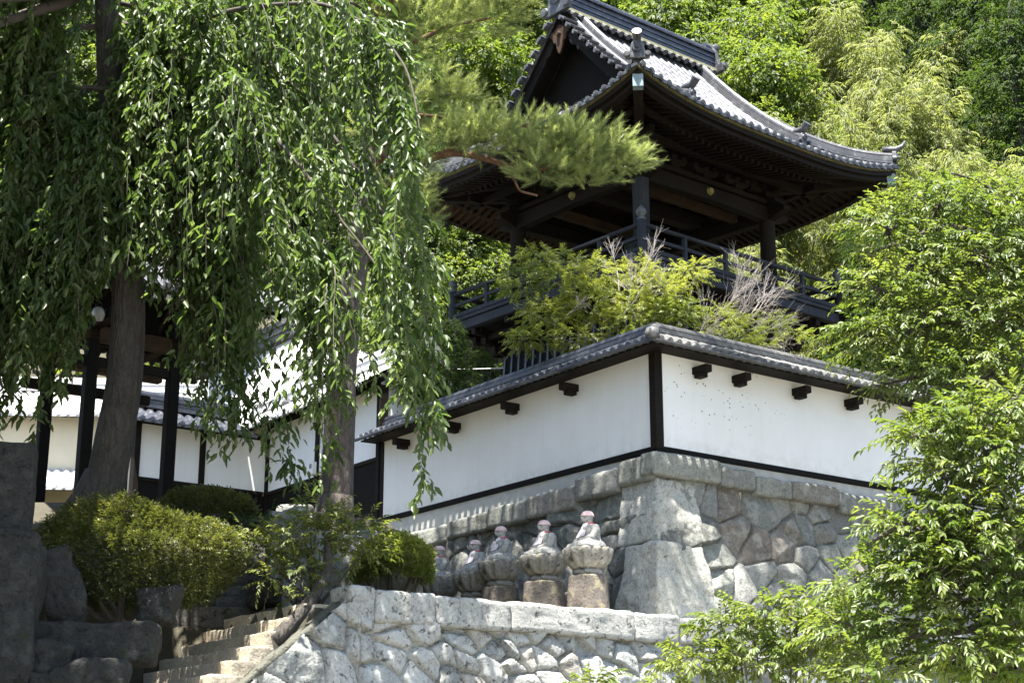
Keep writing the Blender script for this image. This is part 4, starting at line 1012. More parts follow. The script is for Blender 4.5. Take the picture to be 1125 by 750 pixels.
def simple_roof(P0, es, ed, s0, s1, D, z0, sl, par, mat, name='tiled_slope', flip=False, pitch=.24, ridge=True):
    zf = lambda s, d: z0 + d * sl
    mb = MB(); mb.grid(tile_sheet(P0, es, ed, s0, s1, D, zf, pitch, .28, .05, 8, 4, step=.025), flip=flip); mb.build(name, mat, par)
    mb = MB(); eave_discs(mb, P0, es, ed, np.arange(s0 + pitch / 2, s1, pitch), zf, .062, .04)
    for s in np.arange(s0, s1, pitch): c = P0 + es * s; c[2] = z0 - .03; mb.box(c - ed * .01, (pitch * .75, .05, .06), es, Z3)
    mb.build('eave_tile', mat, par)
    mb = MB(); a = P0 + es * s0 + ed * .08; b = P0 + es * s1 + ed * .08; c = b + ed * (D - .1); d = a + ed * (D - .1)
    a[2] = b[2] = z0 + .08 * sl - .10; c[2] = d[2] = z0 + D * sl - .12; mb.prism([a, b, c, d], (0, 0, .04)); mb.build('eave_board', WOOD, par)
    if ridge:
        a = P0 + es * s0 + ed * D; b = P0 + es * s1 + ed * D; a[2] = b[2] = z0 + D * sl; mb = MB()
        for k, w in enumerate((.34, .28, .32)): mb.beam(a + Z3 * (.06 + .10 * k), b + Z3 * (.06 + .10 * k), w, .085)
        n = int((s1 - s0) / .34)
        for k in range(n): mb.tube([a + (b - a) * k / n + Z3 * .34, a + (b - a) * (k + 1) / n + Z3 * .335], [.10, .094], 10)
        mb.build('ridge', mat, par)
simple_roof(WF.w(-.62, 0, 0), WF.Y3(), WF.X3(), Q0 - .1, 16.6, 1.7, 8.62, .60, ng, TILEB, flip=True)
simple_roof(WF.w(0, Q1 - .6, 0), WF.X3(), WF.Y3(), -3.6, -.7, .9, 8.32, .5, ng, TILED)
MB().prism([WF.w(2.2, Q0, 7.5), WF.w(.1, Q0, 7.5), WF.w(.0, Q0, 8.75), WF.w(1.08, Q0, 9.45), WF.w(2.2, Q0, 8.8)][::-1], WF.Y3() * .1).build('gable_wall', PLASTER, ng)
MB().grid(np.array([[WF.w(1.08, q, 9.62), WF.w(2.8, q, 8.6)] for q in (Q0 - .1, 16.6)])).build('back_slope', TILE, ng)
mbx = thing('meter_box', 'small white electric meter box on the post of the white walled wing', 'meter box', at(348, 528, 35.0), WF.rz)
c = WF.w(-.12, 11.42, 7.30); MB().box(c, (.11, .17, .30), WF.X3()).build('box', plain('white enamel', (.75, .75, .73), .5, .04), mbx, bevel=.012)
MB().box(c - WF.X3() * .06 + Z3 * .05, (.012, .10, .10), WF.X3()).build('window', plain('grey glass', (.2, .22, .24), .2, .1), mbx, bevel=.004)

# the hall: a big hipped roof in full sun
hl = thing('temple_hall', 'large hall with a bright sunlit tiled hip roof rising behind the white walled wing', 'building', WF.w(5.2, 22, 5.5), WF.rz)
EH, PH, QH0, QH1, SLH, DH = 9.35, .8, 14.5, 33.0, 1.22, 3.3
zfh = lambda s, d: EH + d * (SLH - .22) + .05 * d * d
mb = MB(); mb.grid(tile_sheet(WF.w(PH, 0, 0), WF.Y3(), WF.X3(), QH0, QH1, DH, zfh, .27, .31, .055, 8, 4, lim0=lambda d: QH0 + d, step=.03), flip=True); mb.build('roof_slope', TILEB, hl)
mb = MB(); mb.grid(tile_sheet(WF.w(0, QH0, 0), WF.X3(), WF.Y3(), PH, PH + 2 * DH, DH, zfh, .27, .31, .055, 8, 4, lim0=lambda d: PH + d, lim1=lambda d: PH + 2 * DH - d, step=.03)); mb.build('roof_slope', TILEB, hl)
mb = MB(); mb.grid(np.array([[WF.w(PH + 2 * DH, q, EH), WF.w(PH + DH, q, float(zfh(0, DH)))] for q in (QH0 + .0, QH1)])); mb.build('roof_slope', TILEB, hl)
zt_ = float(zfh(0, DH))
mb = MB()
for k, w in enumerate((.5, .42, .48, .40, .46)): mb.beam(WF.w(PH + DH, QH0 + DH - .1, zt_ + .06 + .11 * k), WF.w(PH + DH, QH1, zt_ + .06 + .11 * k), w, .09)
for k in range(40): mb.tube([WF.w(PH + DH, QH0 + DH - .1 + k * .43, zt_ + .64), WF.w(PH + DH, QH0 + DH + .34 + k * .43, zt_ + .63)], [.13, .122], 10)
mb.build('main_ridge', TILE, hl)
mb = MB()
for k in range(14):
    f0, f1 = k / 14, (k + 1) / 14; a = WF.w(PH + DH * f0, QH0 + DH * f0, float(zfh(0, DH * f0)) + .14); b = WF.w(PH + DH * f1, QH0 + DH * f1, float(zfh(0, DH * f1)) + .14); mb.tube([a, b], [.14, .13], 10)
mb.build('hip_ridge', TILE, hl)
MB().box(WF.w(PH + DH, 24.5, 7.4), (2 * DH - 1.6, 16.4, 4.4), WF.X3()).build('wall', CREAM, hl)
for q in np.arange(16.4, 33, 2.4): MB().box(WF.w(PH + .78, q, 7.4), (.18, .18, 4.3), WF.X3()).build('post', WOOD, hl)

# storehouse far left
sh = thing('storehouse', 'cream walled storehouse with a white sunlit roof seen under the gate at far left', 'building', (-11.4, 41, 5.5), R(8))
a, b = at(-30, 505, 40), at(190, 505, 40); z0, z1 = 7.9, 9.55
MB().box(((a[0] + b[0]) / 2, 42, 7.6), (b[0] - a[0], 4, 4.1), (1, .06, 0)).build('wall', CREAM, sh)
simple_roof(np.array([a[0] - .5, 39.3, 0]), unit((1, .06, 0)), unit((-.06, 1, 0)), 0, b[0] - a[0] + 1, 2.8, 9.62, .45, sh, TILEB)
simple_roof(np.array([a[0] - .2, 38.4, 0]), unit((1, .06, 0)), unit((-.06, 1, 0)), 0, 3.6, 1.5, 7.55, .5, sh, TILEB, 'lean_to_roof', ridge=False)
for x in (.3, 1.9, 3.4): MB().box((a[0] + x, 38.9, 6.5), (.12, .12, 2.0), (1, .06, 0)).build('post', WOOD, sh)

# roofed gate
gt = thing('roofed_gate', 'dark timber roofed gate with white rafter tips in the shade of the weeping tree', 'gate', (-6.3, 26.6, 4.8), WF.rz)
g0 = at(92, 500, 26.0); gl = WF.loc(g0[0], g0[1]); ga, gb = gl; GW, GD = 1.50, 2.0
for da in (0, GW):
    for db in (0, GD):
        pst = MB().box(WF.w(ga + da, gb + db, 6.3), (.20, .20, 3.6), WF.X3()).build('post', BOARD, gt, bevel=.015)
        MB().box(WF.w(ga + da, gb + db, 4.62), (.4, .4, .3), WF.X3()).build('post_base', STONE_D, pst, bevel=.03)
for db in (0, GD):
    MB().box(WF.w(ga + GW / 2, gb + db, 7.75), (GW + 1.3, .2, .26), WF.X3()).build('tie_beam', WOODR, gt, bevel=.015)
    MB().box(WF.w(ga + GW / 2, gb + db, 7.25), (GW + .9, .14, .18), WF.X3()).build('lower_beam', WOOD, gt, bevel=.015)
for da in (0, GW): MB().box(WF.w(ga + da, gb + GD / 2, 7.9), (.18, GD + 1.7, .2), WF.X3()).build('tie_beam', WOOD, gt, bevel=.015)
MB().box(WF.w(ga + GW / 2, gb + GD / 2, 8.3), (GW + .2, .1, .9), WF.X3()).build('gable_board', BOARD, gt)
WHITE = plain('white rafter tip', (.78, .78, .75), .8, .05)
for sgn, d0 in ((1, gb - 1.15), (-1, gb + GD + 1.15)):
    e = WF.Y3() * sgn
    simple_roof(WF.w(0, d0, 0) * np.array([1, 1, 0]), WF.X3(), e, ga - 1.5, ga + GW + 1.7, GD / 2 + 1.15, 8.42, .62, gt, TILE, flip=sgn < 0, ridge=sgn > 0)
    for s in np.arange(ga - 1.35, ga + GW + 1.6, .22):
        p = WF.w(s, d0 + .10 * sgn, 8.28); q = p + e * 1.9 + Z3 * 1.9 * .62; r = MB().beam(p, q, .075, .09).build('rafter', WOOD, gt)
        if sgn > 0: MB().beam(p - (q - p) * .012, p + (q - p) * .004, .08, .095).build('rafter_tip', WHITE, r)
lg = thing('globe_lamp', 'round white glass lamp hanging under the eave of the roofed gate', 'lamp', at(108, 345, 25.3), 0)
c = at(108, 345, 25.3); mb = MB(); mb.lathe(c, [(.02, -.12), (.08, -.10), (.115, 0), (.09, .08), (.05, .12)], 18); mb.build('globe', plain('opal glass', (.42, .41, .38), .3, .03), lg, smooth=True)
mb = MB(); mb.lathe(c, [(.07, .12), (.07, .18), (.02, .2), (.015, .9)], 12); mb.build('fitting', BOARD, lg)

cb = MB(); a, b = at(395, 396, 41), at(560, 404, 38.5); pts = [a + (b - a) * t + np.array([0, 0, -.12 * math.sin(math.pi * t)]) for t in np.linspace(0, 1, 14)]
cb.tube(pts, .016, 5); tag(cb.build('overhead_cable', plain('pale cable', (.4, .4, .4), .6, .05), own=True), 'thin pale overhead cable in front of the dark hedge left of the tower', 'cable')
# a thin steel stake by the bed
# ================================================================ plants
NR = np.random.default_rng(12)
def leaf(L, W, fold=.25, droop=.25):
    h = W / 2; V = np.array([(0, 0, 0), (.33 * L, h, fold * h - droop * .1 * L), (.70 * L, h * .72, fold * h * .7 - droop * .4 * L), (L, 0, -droop * L), (.70 * L, -h * .72, fold * h * .7 - droop * .4 * L), (.33 * L, -h, fold * h - droop * .1 * L)])
    return V, np.array([(0, 1, 2, 3), (0, 3, 4, 5)])
def rot_from(x, up):
    """rotation matrices (n,3,3), columns x, y, z, with x given and z near up"""
    x = x / (np.linalg.norm(x, axis=-1, keepdims=True) + 1e-9); y = np.cross(up, x); y /= np.linalg.norm(y, axis=-1, keepdims=True) + 1e-9
    z = np.cross(x, y); return np.stack([x, y, z], -1)
def place(leafV, P, Rm, S):
    return (np.einsum('nij,kj->nki', Rm, leafV) * S[:, None, None] + P[:, None, :])
def step_gap(P):
    """a gap in the canopy that lets the sun down on to the lit flight"""
    sd = np.array(sdir); t = (P[:, 2] - 1.9) / sd[2]; L = P - sd * t[:, None]; p, q = WF.loc(L[:, 0], L[:, 1])
    inside = (p > -9.2) & (p < -6.5) & (q > -.6) & (q < 2.5) & (P[:, 2] > 3.6)
    q2 = L + sd * 1.5 / sd[2]; inside |= (q2[:, 0] > -3.5) & (q2[:, 0] < -1.0) & (q2[:, 1] > 21.6) & (q2[:, 1] < 24.2) & (P[:, 2] > 5.5)
    return ~(inside & (NR.uniform(0, 1, len(P)) < .93))
class Leaves:
    gap = None
    """gathers many leaves for one crown mesh"""
    def __init__(s): s.V = []; s.F = []; s.T = []; s.M = []; s.n = 0
    def add(s, lv, P, Rm, S, tint, m=0):
        if s.gap is not None:
            g = s.gap(P); P, Rm, S, tint = P[g], Rm[g], S[g], tint[g]
        V0, F0 = lv; n, k = len(P), len(V0)
        if n == 0: return
        s.V.append(place(V0, P, Rm, S).reshape(-1, 3)); s.F.append((F0[None] + (np.arange(n) * k)[:, None, None]).reshape(-1, 4) + s.n)
        s.T.append(np.repeat(tint, k)); s.M.append(np.full(n * len(F0), m)); s.n += n * k
    def tubes(s, paths, rads, m=1, sides=3, tint=.5):
        for P, r in zip(paths, rads):
            P = np.asarray(P, float); r = np.broadcast_to(r, (len(P),)); T = np.gradient(P, axis=0); T /= np.linalg.norm(T, axis=1)[:, None] + 1e-9
            a = np.cross(T, np.array([.31, .2, .93])); a /= np.linalg.norm(a, axis=1)[:, None] + 1e-9; b = np.cross(T, a)
            V = np.concatenate([[P[i] + r[i] * (math.cos(t) * a[i] + math.sin(t) * b[i]) for t in np.arange(sides) * 2 * math.pi / sides] for i in range(len(P))])
            F = [(i * sides + j, i * sides + (j + 1) % sides, (i + 1) * sides + (j + 1) % sides, (i + 1) * sides + j) for i in range(len(P) - 1) for j in range(sides)]
            s.V.append(V); s.F.append(np.array(F) + s.n); s.T.append(np.full(len(V), tint)); s.M.append(np.full(len(F), m)); s.n += len(V)
    def build(s, name, mats, parent):
        return fast_mesh(name, np.concatenate(s.V), np.concatenate(s.F), mats, np.concatenate(s.T), np.concatenate(s.M), parent)

def sprays(Lv, lv, P, D, nleaf, length, ang=55, droop=.35, tint=None, jit=.35, scale=1.0, roll=.5, twigs=False, tip=True, hang=.25):
    """leafy twigs: from each point P along D, nleaf leaves set alternately along an arching twig"""
    n = len(P); D = D / np.linalg.norm(D, axis=1, keepdims=True)
    side = np.cross(D, [0, 0, 1.0]); side /= np.linalg.norm(side, axis=1, keepdims=True) + 1e-9
    ln = length * NR.uniform(.6, 1.25, n); base_t = NR.normal(0, .16, n) if tint is None else tint
    sd = side * np.cos(NR.normal(0, roll, n))[:, None] + np.cross(side, D) * np.sin(NR.normal(0, roll, n))[:, None]
    sd /= np.linalg.norm(sd, axis=1, keepdims=True)
    paths = []
    for k in range(nleaf):
        t = (k + .6) / nleaf; pos = P + D * (ln * t)[:, None] - np.array([0, 0, 1.0]) * (droop * ln * t * t)[:, None]
        tang = D - np.array([0, 0, 2.0]) * (droop * t); tang /= np.linalg.norm(tang, axis=1, keepdims=True)
        sg = 1 if k % 2 else -1; a = math.radians(ang * (1 - .6 * t)) if tip else math.radians(ang)
        x = tang * math.cos(a) + sd * (sg * math.sin(a)) + NR.normal(0, jit, (n, 3)) * .6 - np.array([0, 0, hang])
        up = np.cross(sd, tang); up = np.where(up[:, 2:] < 0, -up, up) + NR.normal(0, jit, (n, 3)) + np.array([0, 0, .35])
        Lv.add(lv, pos, rot_from(x, up), scale * NR.uniform(.7, 1.2, n), .5 + base_t + NR.normal(0, .10, n))
        if twigs: paths.append(pos)
    if twigs:
        A = np.stack([P] + paths[1::3] + [paths[-1]], 1); Lv.tubes(A, [np.linspace(.006, .002, A.shape[1])] * n)

def shell_points(clumps, n, lo=.45, flat=.0):
    """points spread through a set of ellipsoids (c, r) weighted by their size, with their outward directions"""
    C = np.array([c for c, r in clumps]); Rr = np.array([r for c, r in clumps]); w = (Rr.prod(1)) ** .67; i = NR.choice(len(C), n, p=w / w.sum())
    d = NR.normal(0, 1, (n, 3)); d /= np.linalg.norm(d, axis=1, keepdims=True); rad = lo + (1 - lo) * NR.uniform(0, 1, n) ** .6
    lump = 1 + .22 * vnoise(d * 2.1 + i[:, None] * 3.3, 4)
    return C[i] + d * Rr[i] * (rad * lump)[:, None], d, i

def limb(mb, path, r0, r1, n=9, k=14, wob=.06, seed=0):
    P = np.asarray(path, float); t = np.linspace(0, 1, len(P)); tt = np.linspace(0, 1, k)
    # smooth through the given points
    Q = np.stack([np.interp(tt, t, P[:, j]) for j in range(3)], 1)
    for _ in range(2): Q[1:-1] = .25 * Q[:-2] + .5 * Q[1:-1] + .25 * Q[2:]
    Q[1:-1] += wob * fbm(Q[1:-1] * 1.1 + seed, 2, seed)[:, None] * np.array([1, .6, .3])
    mb.tube(Q, np.linspace(r0, r1, k), n, col=None); return Q

def tree_thing(name, label, base, group=None, cat='tree'): return thing(name, label, cat, base, 0, group)

# ---------------------------------------------------------------- forest trees on the hillside: a few kinds, then copies
def forest_proto(kind, seed):
    global NR
    NR = np.random.default_rng(seed); rg = random.Random(seed)
    o = thing({'broad': 'broadleaf_tree', 'dark': 'evergreen_tree', 'bamboo': 'bamboo_clump'}[kind], 'x', 'tree', (0, 0, 0), 0)
    Lv = Leaves(); mb = MB()
    if kind == 'bamboo':
        for k in range(11):
            a = rg.uniform(0, 6.28); r = rg.uniform(.1, .9); b = np.array([r * math.cos(a), r * math.sin(a), -1.5]); h = rg.uniform(6.5, 9.0); lean = rg.uniform(.6, 2.4)
            pth = [b + np.array([math.cos(a) * lean * t ** 2.2, math.sin(a) * lean * t ** 2.2, h * t - .9 * t ** 4]) for t in np.linspace(0, 1, 10)]
            mb.tube(pth, np.linspace(.045, .012, 10), 5)
            P0 = np.array(pth); n = 250; t = NR.uniform(.30, 1, n) ** .8
            c = np.stack([np.interp(t, np.linspace(0, 1, 10), P0[:, j]) for j in range(3)], 1)
            az = NR.uniform(0, 6.28, n); rr = NR.uniform(.15, 1.0, n) * (1.05 - .55 * t); D = np.stack([np.cos(az), np.sin(az), NR.uniform(-.1, .55, n)], 1)
            sprays(Lv, BAMB, c + D * rr[:, None], D, 8, .42, 38, .55, NR.normal(0, .12, n) + .15 * (t - .6), .4)
        mb.build('culms', plain('green bamboo culm', (.10, .13, .04), .5, .2, 4) if 'green bamboo culm' not in MAT else MAT['green bamboo culm'], o, smooth=True)
        Lv.build('crown', L_BAMBOO, o); return o
    H0 = 7.0 if kind == 'broad' else 8.0; cl = []
    n = 15 if kind == 'broad' else 18
    for k in range(n):
        if kind == 'broad': t = rg.uniform(0, 1); a = k * 2.4; r = rg.uniform(.6, 2.3) * (1 - .45 * t); z = 3.2 + 4.0 * t; s = rg.uniform(.85, 1.35); cl.append((np.array([r * math.cos(a), r * math.sin(a), z]), np.array([s, s, s * .72])))
        else: t = k / (n - 1); a = k * 2.4; r = (1.7 - 1.3 * t) * rg.uniform(.6, 1.15); z = 2.0 + 6.4 * t; s = 1.15 - .45 * t; cl.append((np.array([r * math.cos(a), r * math.sin(a), z]), np.array([s, s, s * .6])))
    P, D, i = shell_points(cl, 2300 if kind == 'broad' else 2300, .5)
    tn = NR.normal(0, .12, len(cl))[i] + .12 * NR.normal(0, 1, len(P)) + .10 * D[:, 2]
    D2 = D * [1, 1, .5] + NR.normal(0, .35, D.shape) + [0, 0, .1]
    sprays(Lv, FARL if kind == 'broad' else DARKL, P, D2, 7, .50 if kind == 'broad' else .42, 55, .35, tn, .45)
    q = limb(mb, [(0, 0, -1.2), (.1, .05, 1.5), (-.1, .1, 4), (0, 0, H0)], .22, .05, 8, 12, .15, seed)
    for c, r in cl: limb(mb, [(0, 0, max(.8, c[2] - 1.3)), c * [.5, .5, 1] - [0, 0, .4], c], .07, .02, 5, 6, .05, seed)
    mb.build('trunk', BARK, o, smooth=True); Lv.build('crown', L_MID if kind == 'broad' else L_DARK, o); return o
FARL = leaf(.17, .085); DARKL = leaf(.15, .06); BAMB = leaf(.22, .034, .1, .35)
protos = {('broad', 0): forest_proto('broad', 21), ('broad', 1): forest_proto('broad', 22), ('dark', 0): forest_proto('dark', 31), ('dark', 1): forest_proto('dark', 32), ('bamboo', 0): forest_proto('bamboo', 41), ('bamboo', 1): forest_proto('bamboo', 42)}
used = set()
GRP = {'broad': 'broadleaf trees on the hillside', 'dark': 'evergreen trees on the hillside', 'bamboo': 'bamboo clumps on the hillside'}
CZ = {'broad': 5.0, 'dark': 5.0, 'bamboo': 5.2}
forest = [  # px, py of the crown's middle, distance, kind, scale, label
    (905, 118, 52, 'bamboo', .95, 'yellow green bamboo clump just right of the upper roof ridge end'),
    (985, 96, 57, 'bamboo', 1.0, 'bright yellow bamboo clump high above the right eave tip'),
    (1052, 118, 58, 'bamboo', 1.1, 'tall feathery bamboo clump under the dark evergreens at upper right'),
    (955, 158, 48, 'bamboo', .8, 'pale bamboo clump directly behind the horned right roof corner'),
    (1020, 176, 50, 'bamboo', .9, 'yellow bamboo clump to the right of the horned roof corner'),
    (935, 66, 60, 'bamboo', 1.0, 'bamboo clump high beside the dark evergreens right of the ridge'),
    (1005, 140, 53, 'bamboo', .95, 'pale yellow bamboo clump in the middle of the grove above the eave tip'),
    (1070, 84, 62, 'bamboo', 1.1, 'uppermost feathery bamboo clump at the right of the grove'),
    (862, 170, 47, 'bamboo', .7, 'low bamboo clump just behind the right roof slope'),
    (1092, 190, 46, 'bamboo', .9, 'bamboo clump at the right picture edge above the cherry crown'),
    (868, 285, 46, 'bamboo', .75, 'light bamboo clump seen under the right eave beside the far pillar'),
    (918, 262, 48, 'bamboo', .7, 'light bamboo clump between the right eave and the onion finial'),
    (800, 285, 49, 'bamboo', .8, 'sunny bamboo clump seen between the near and right pillars'),
    (840, 130, 50, 'broad', .85, 'soft green tree behind the right descending roof ridge'),
    (800, 92, 56, 'broad', 1.0, 'round green tree behind the end of the main roof ridge'),
    (868, 62, 62, 'broad', 1.1, 'mid green tree above the yellow bamboo beside the roof ridge'),
    (735, 30, 60, 'broad', 1.1, 'bushy green tree rising over the middle of the roof ridge'),
    (795, 38, 66, 'broad', 1.1, 'green tree uphill of the tree at the roof ridge end'),
    (668, 8, 66, 'broad', 1.0, 'leafy tree at the top edge above the ridge end ornament'),
    (560, 40, 52, 'broad', 1.0, 'sunlit leafy tree left of the gable peak'),
    (500, 25, 58, 'broad', 1.1, 'leafy tree behind the dark pine top'),
    (520, 130, 48, 'broad', .9, 'green tree behind the pine boughs left of the gable'),
    (905, 40, 72, 'dark', 1.2, 'dark evergreen at the top edge left of the bare twiggy crown'),
    (960, 15, 70, 'dark', 1.1, 'dark evergreen at the top edge over the yellow bamboo'),
    (1020, 25, 64, 'dark', 1.0, 'dark evergreen at the top edge beside the spreading green one'),
    (1075, 55, 60, 'dark', 1.1, 'spreading dark evergreen near the upper right corner'),
    (1118, 110, 54, 'dark', 1.0, 'deep green evergreen on the right picture edge'),
    (1125, 10, 66, 'dark', 1.2, 'darkest evergreen in the upper right corner'),
    (845, 2, 76, 'dark', 1.2, 'dark evergreen at the top edge straight above the right eave'),
    (760, -12, 78, 'broad', 1.2, 'leafy tree cut by the top edge above the main ridge'),
    (440, 70, 50, 'dark', 1.0, 'dark evergreen between the weeping cherry and the pine top'),
    (440, 170, 46, 'dark', .9, 'dark evergreen behind the red pine branch'),
    (350, 90, 48, 'dark', 1.1, 'dark evergreen behind the right shoulder of the weeping cherry'),
    (260, 60, 46, 'dark', 1.1, 'dark evergreen behind the middle of the weeping cherry'),
    (165, 90, 44, 'broad', 1.0, 'green tree glimpsed through the upper weeping cherry'),
    (70, 60, 44, 'dark', 1.1, 'dark evergreen behind the upper left of the weeping cherry'),
    (330, 210, 50, 'dark', 1.0, 'dark evergreen above the sunlit hall roof'),
    (30, 190, 46, 'dark', 1.0, 'dark evergreen at the left picture edge behind the gate roof'),
    (200, 200, 54, 'dark', 1.0, 'dark evergreen behind the roofed gate'),
    (470, 275, 43, 'dark', .8, 'shady evergreen behind the left balcony corner'),
    (435, 345, 39.5, 'broad', .5, 'small sunlit tree between the pine trunk and the balcony corner'),
    (515, 300, 43, 'broad', .6, 'small green tree seen under the left eave'),
    (455, 408, 33.3, 'broad', .26, 'low leafy tree just behind the white wall beside the pine trunk'),
    (500, 405, 33.0, 'dark', .22, 'dense dark shrub tree under the balcony left of the skirt wall'),
    (590, 300, 48, 'dark', .8, 'dark evergreen seen between the left and near pillars'),
    (690, 290, 52, 'dark', .9, 'dark evergreen seen behind the near pillar'),
    (1010, 290, 44, 'broad', .9, 'green tree behind the right cherry crown'),
    (1090, 330, 42, 'dark', .9, 'dark tree behind the right cherry crown at the picture edge'),
    (960, 345, 42, 'dark', .7, 'dark tree in the shade behind the onion finial'),
]
rg_f = random.Random(77)
for k, (px, py, Y, kind, sc, lab) in enumerate(forest):
    c = at(px, py, Y); key = (kind, k % 2)
    o = protos[key] if key not in used else copy_tree(protos[key]); used.add(key)
    s = sc * 1.12
    o.location = (c[0], c[1], c[2] - CZ[kind] * s); o.scale = (s, s, s * rg_f.uniform(.92, 1.08)); o.rotation_euler = (0, 0, rg_f.uniform(0, 6.28))
    o['label'] = lab; o['group'] = GRP[kind]
# far wood above and between, one mass
def far_wood():
    global NR
    NR = np.random.default_rng(5); Lv = Leaves(); lv = leaf(.42, .24); n = 15000
    X = NR.uniform(-58, 64, n); Y = 44 + 62 * NR.uniform(0, 1, n) ** .8; g = H(X, Y) + NR.uniform(.2, 3.4, n) * (1 + .6 * vnoise(np.stack([X * .3, Y * .3, 0 * X], 1), 3))
    ok = np.abs(X / Y) < .62; P = np.stack([X, Y, g], 1)[ok]; D = NR.normal(0, 1, P.shape); D[:, 2] = np.abs(D[:, 2]) * .6
    sprays(Lv, lv, P, D, 6, .9, 55, .3, .22 * vnoise(P * .35, 8), .5)
    o = Lv.build('undergrowth', L_MID, None); tag(o, 'dark leafy undergrowth covering the hillside between the trees', None, None, 'stuff')
far_wood()

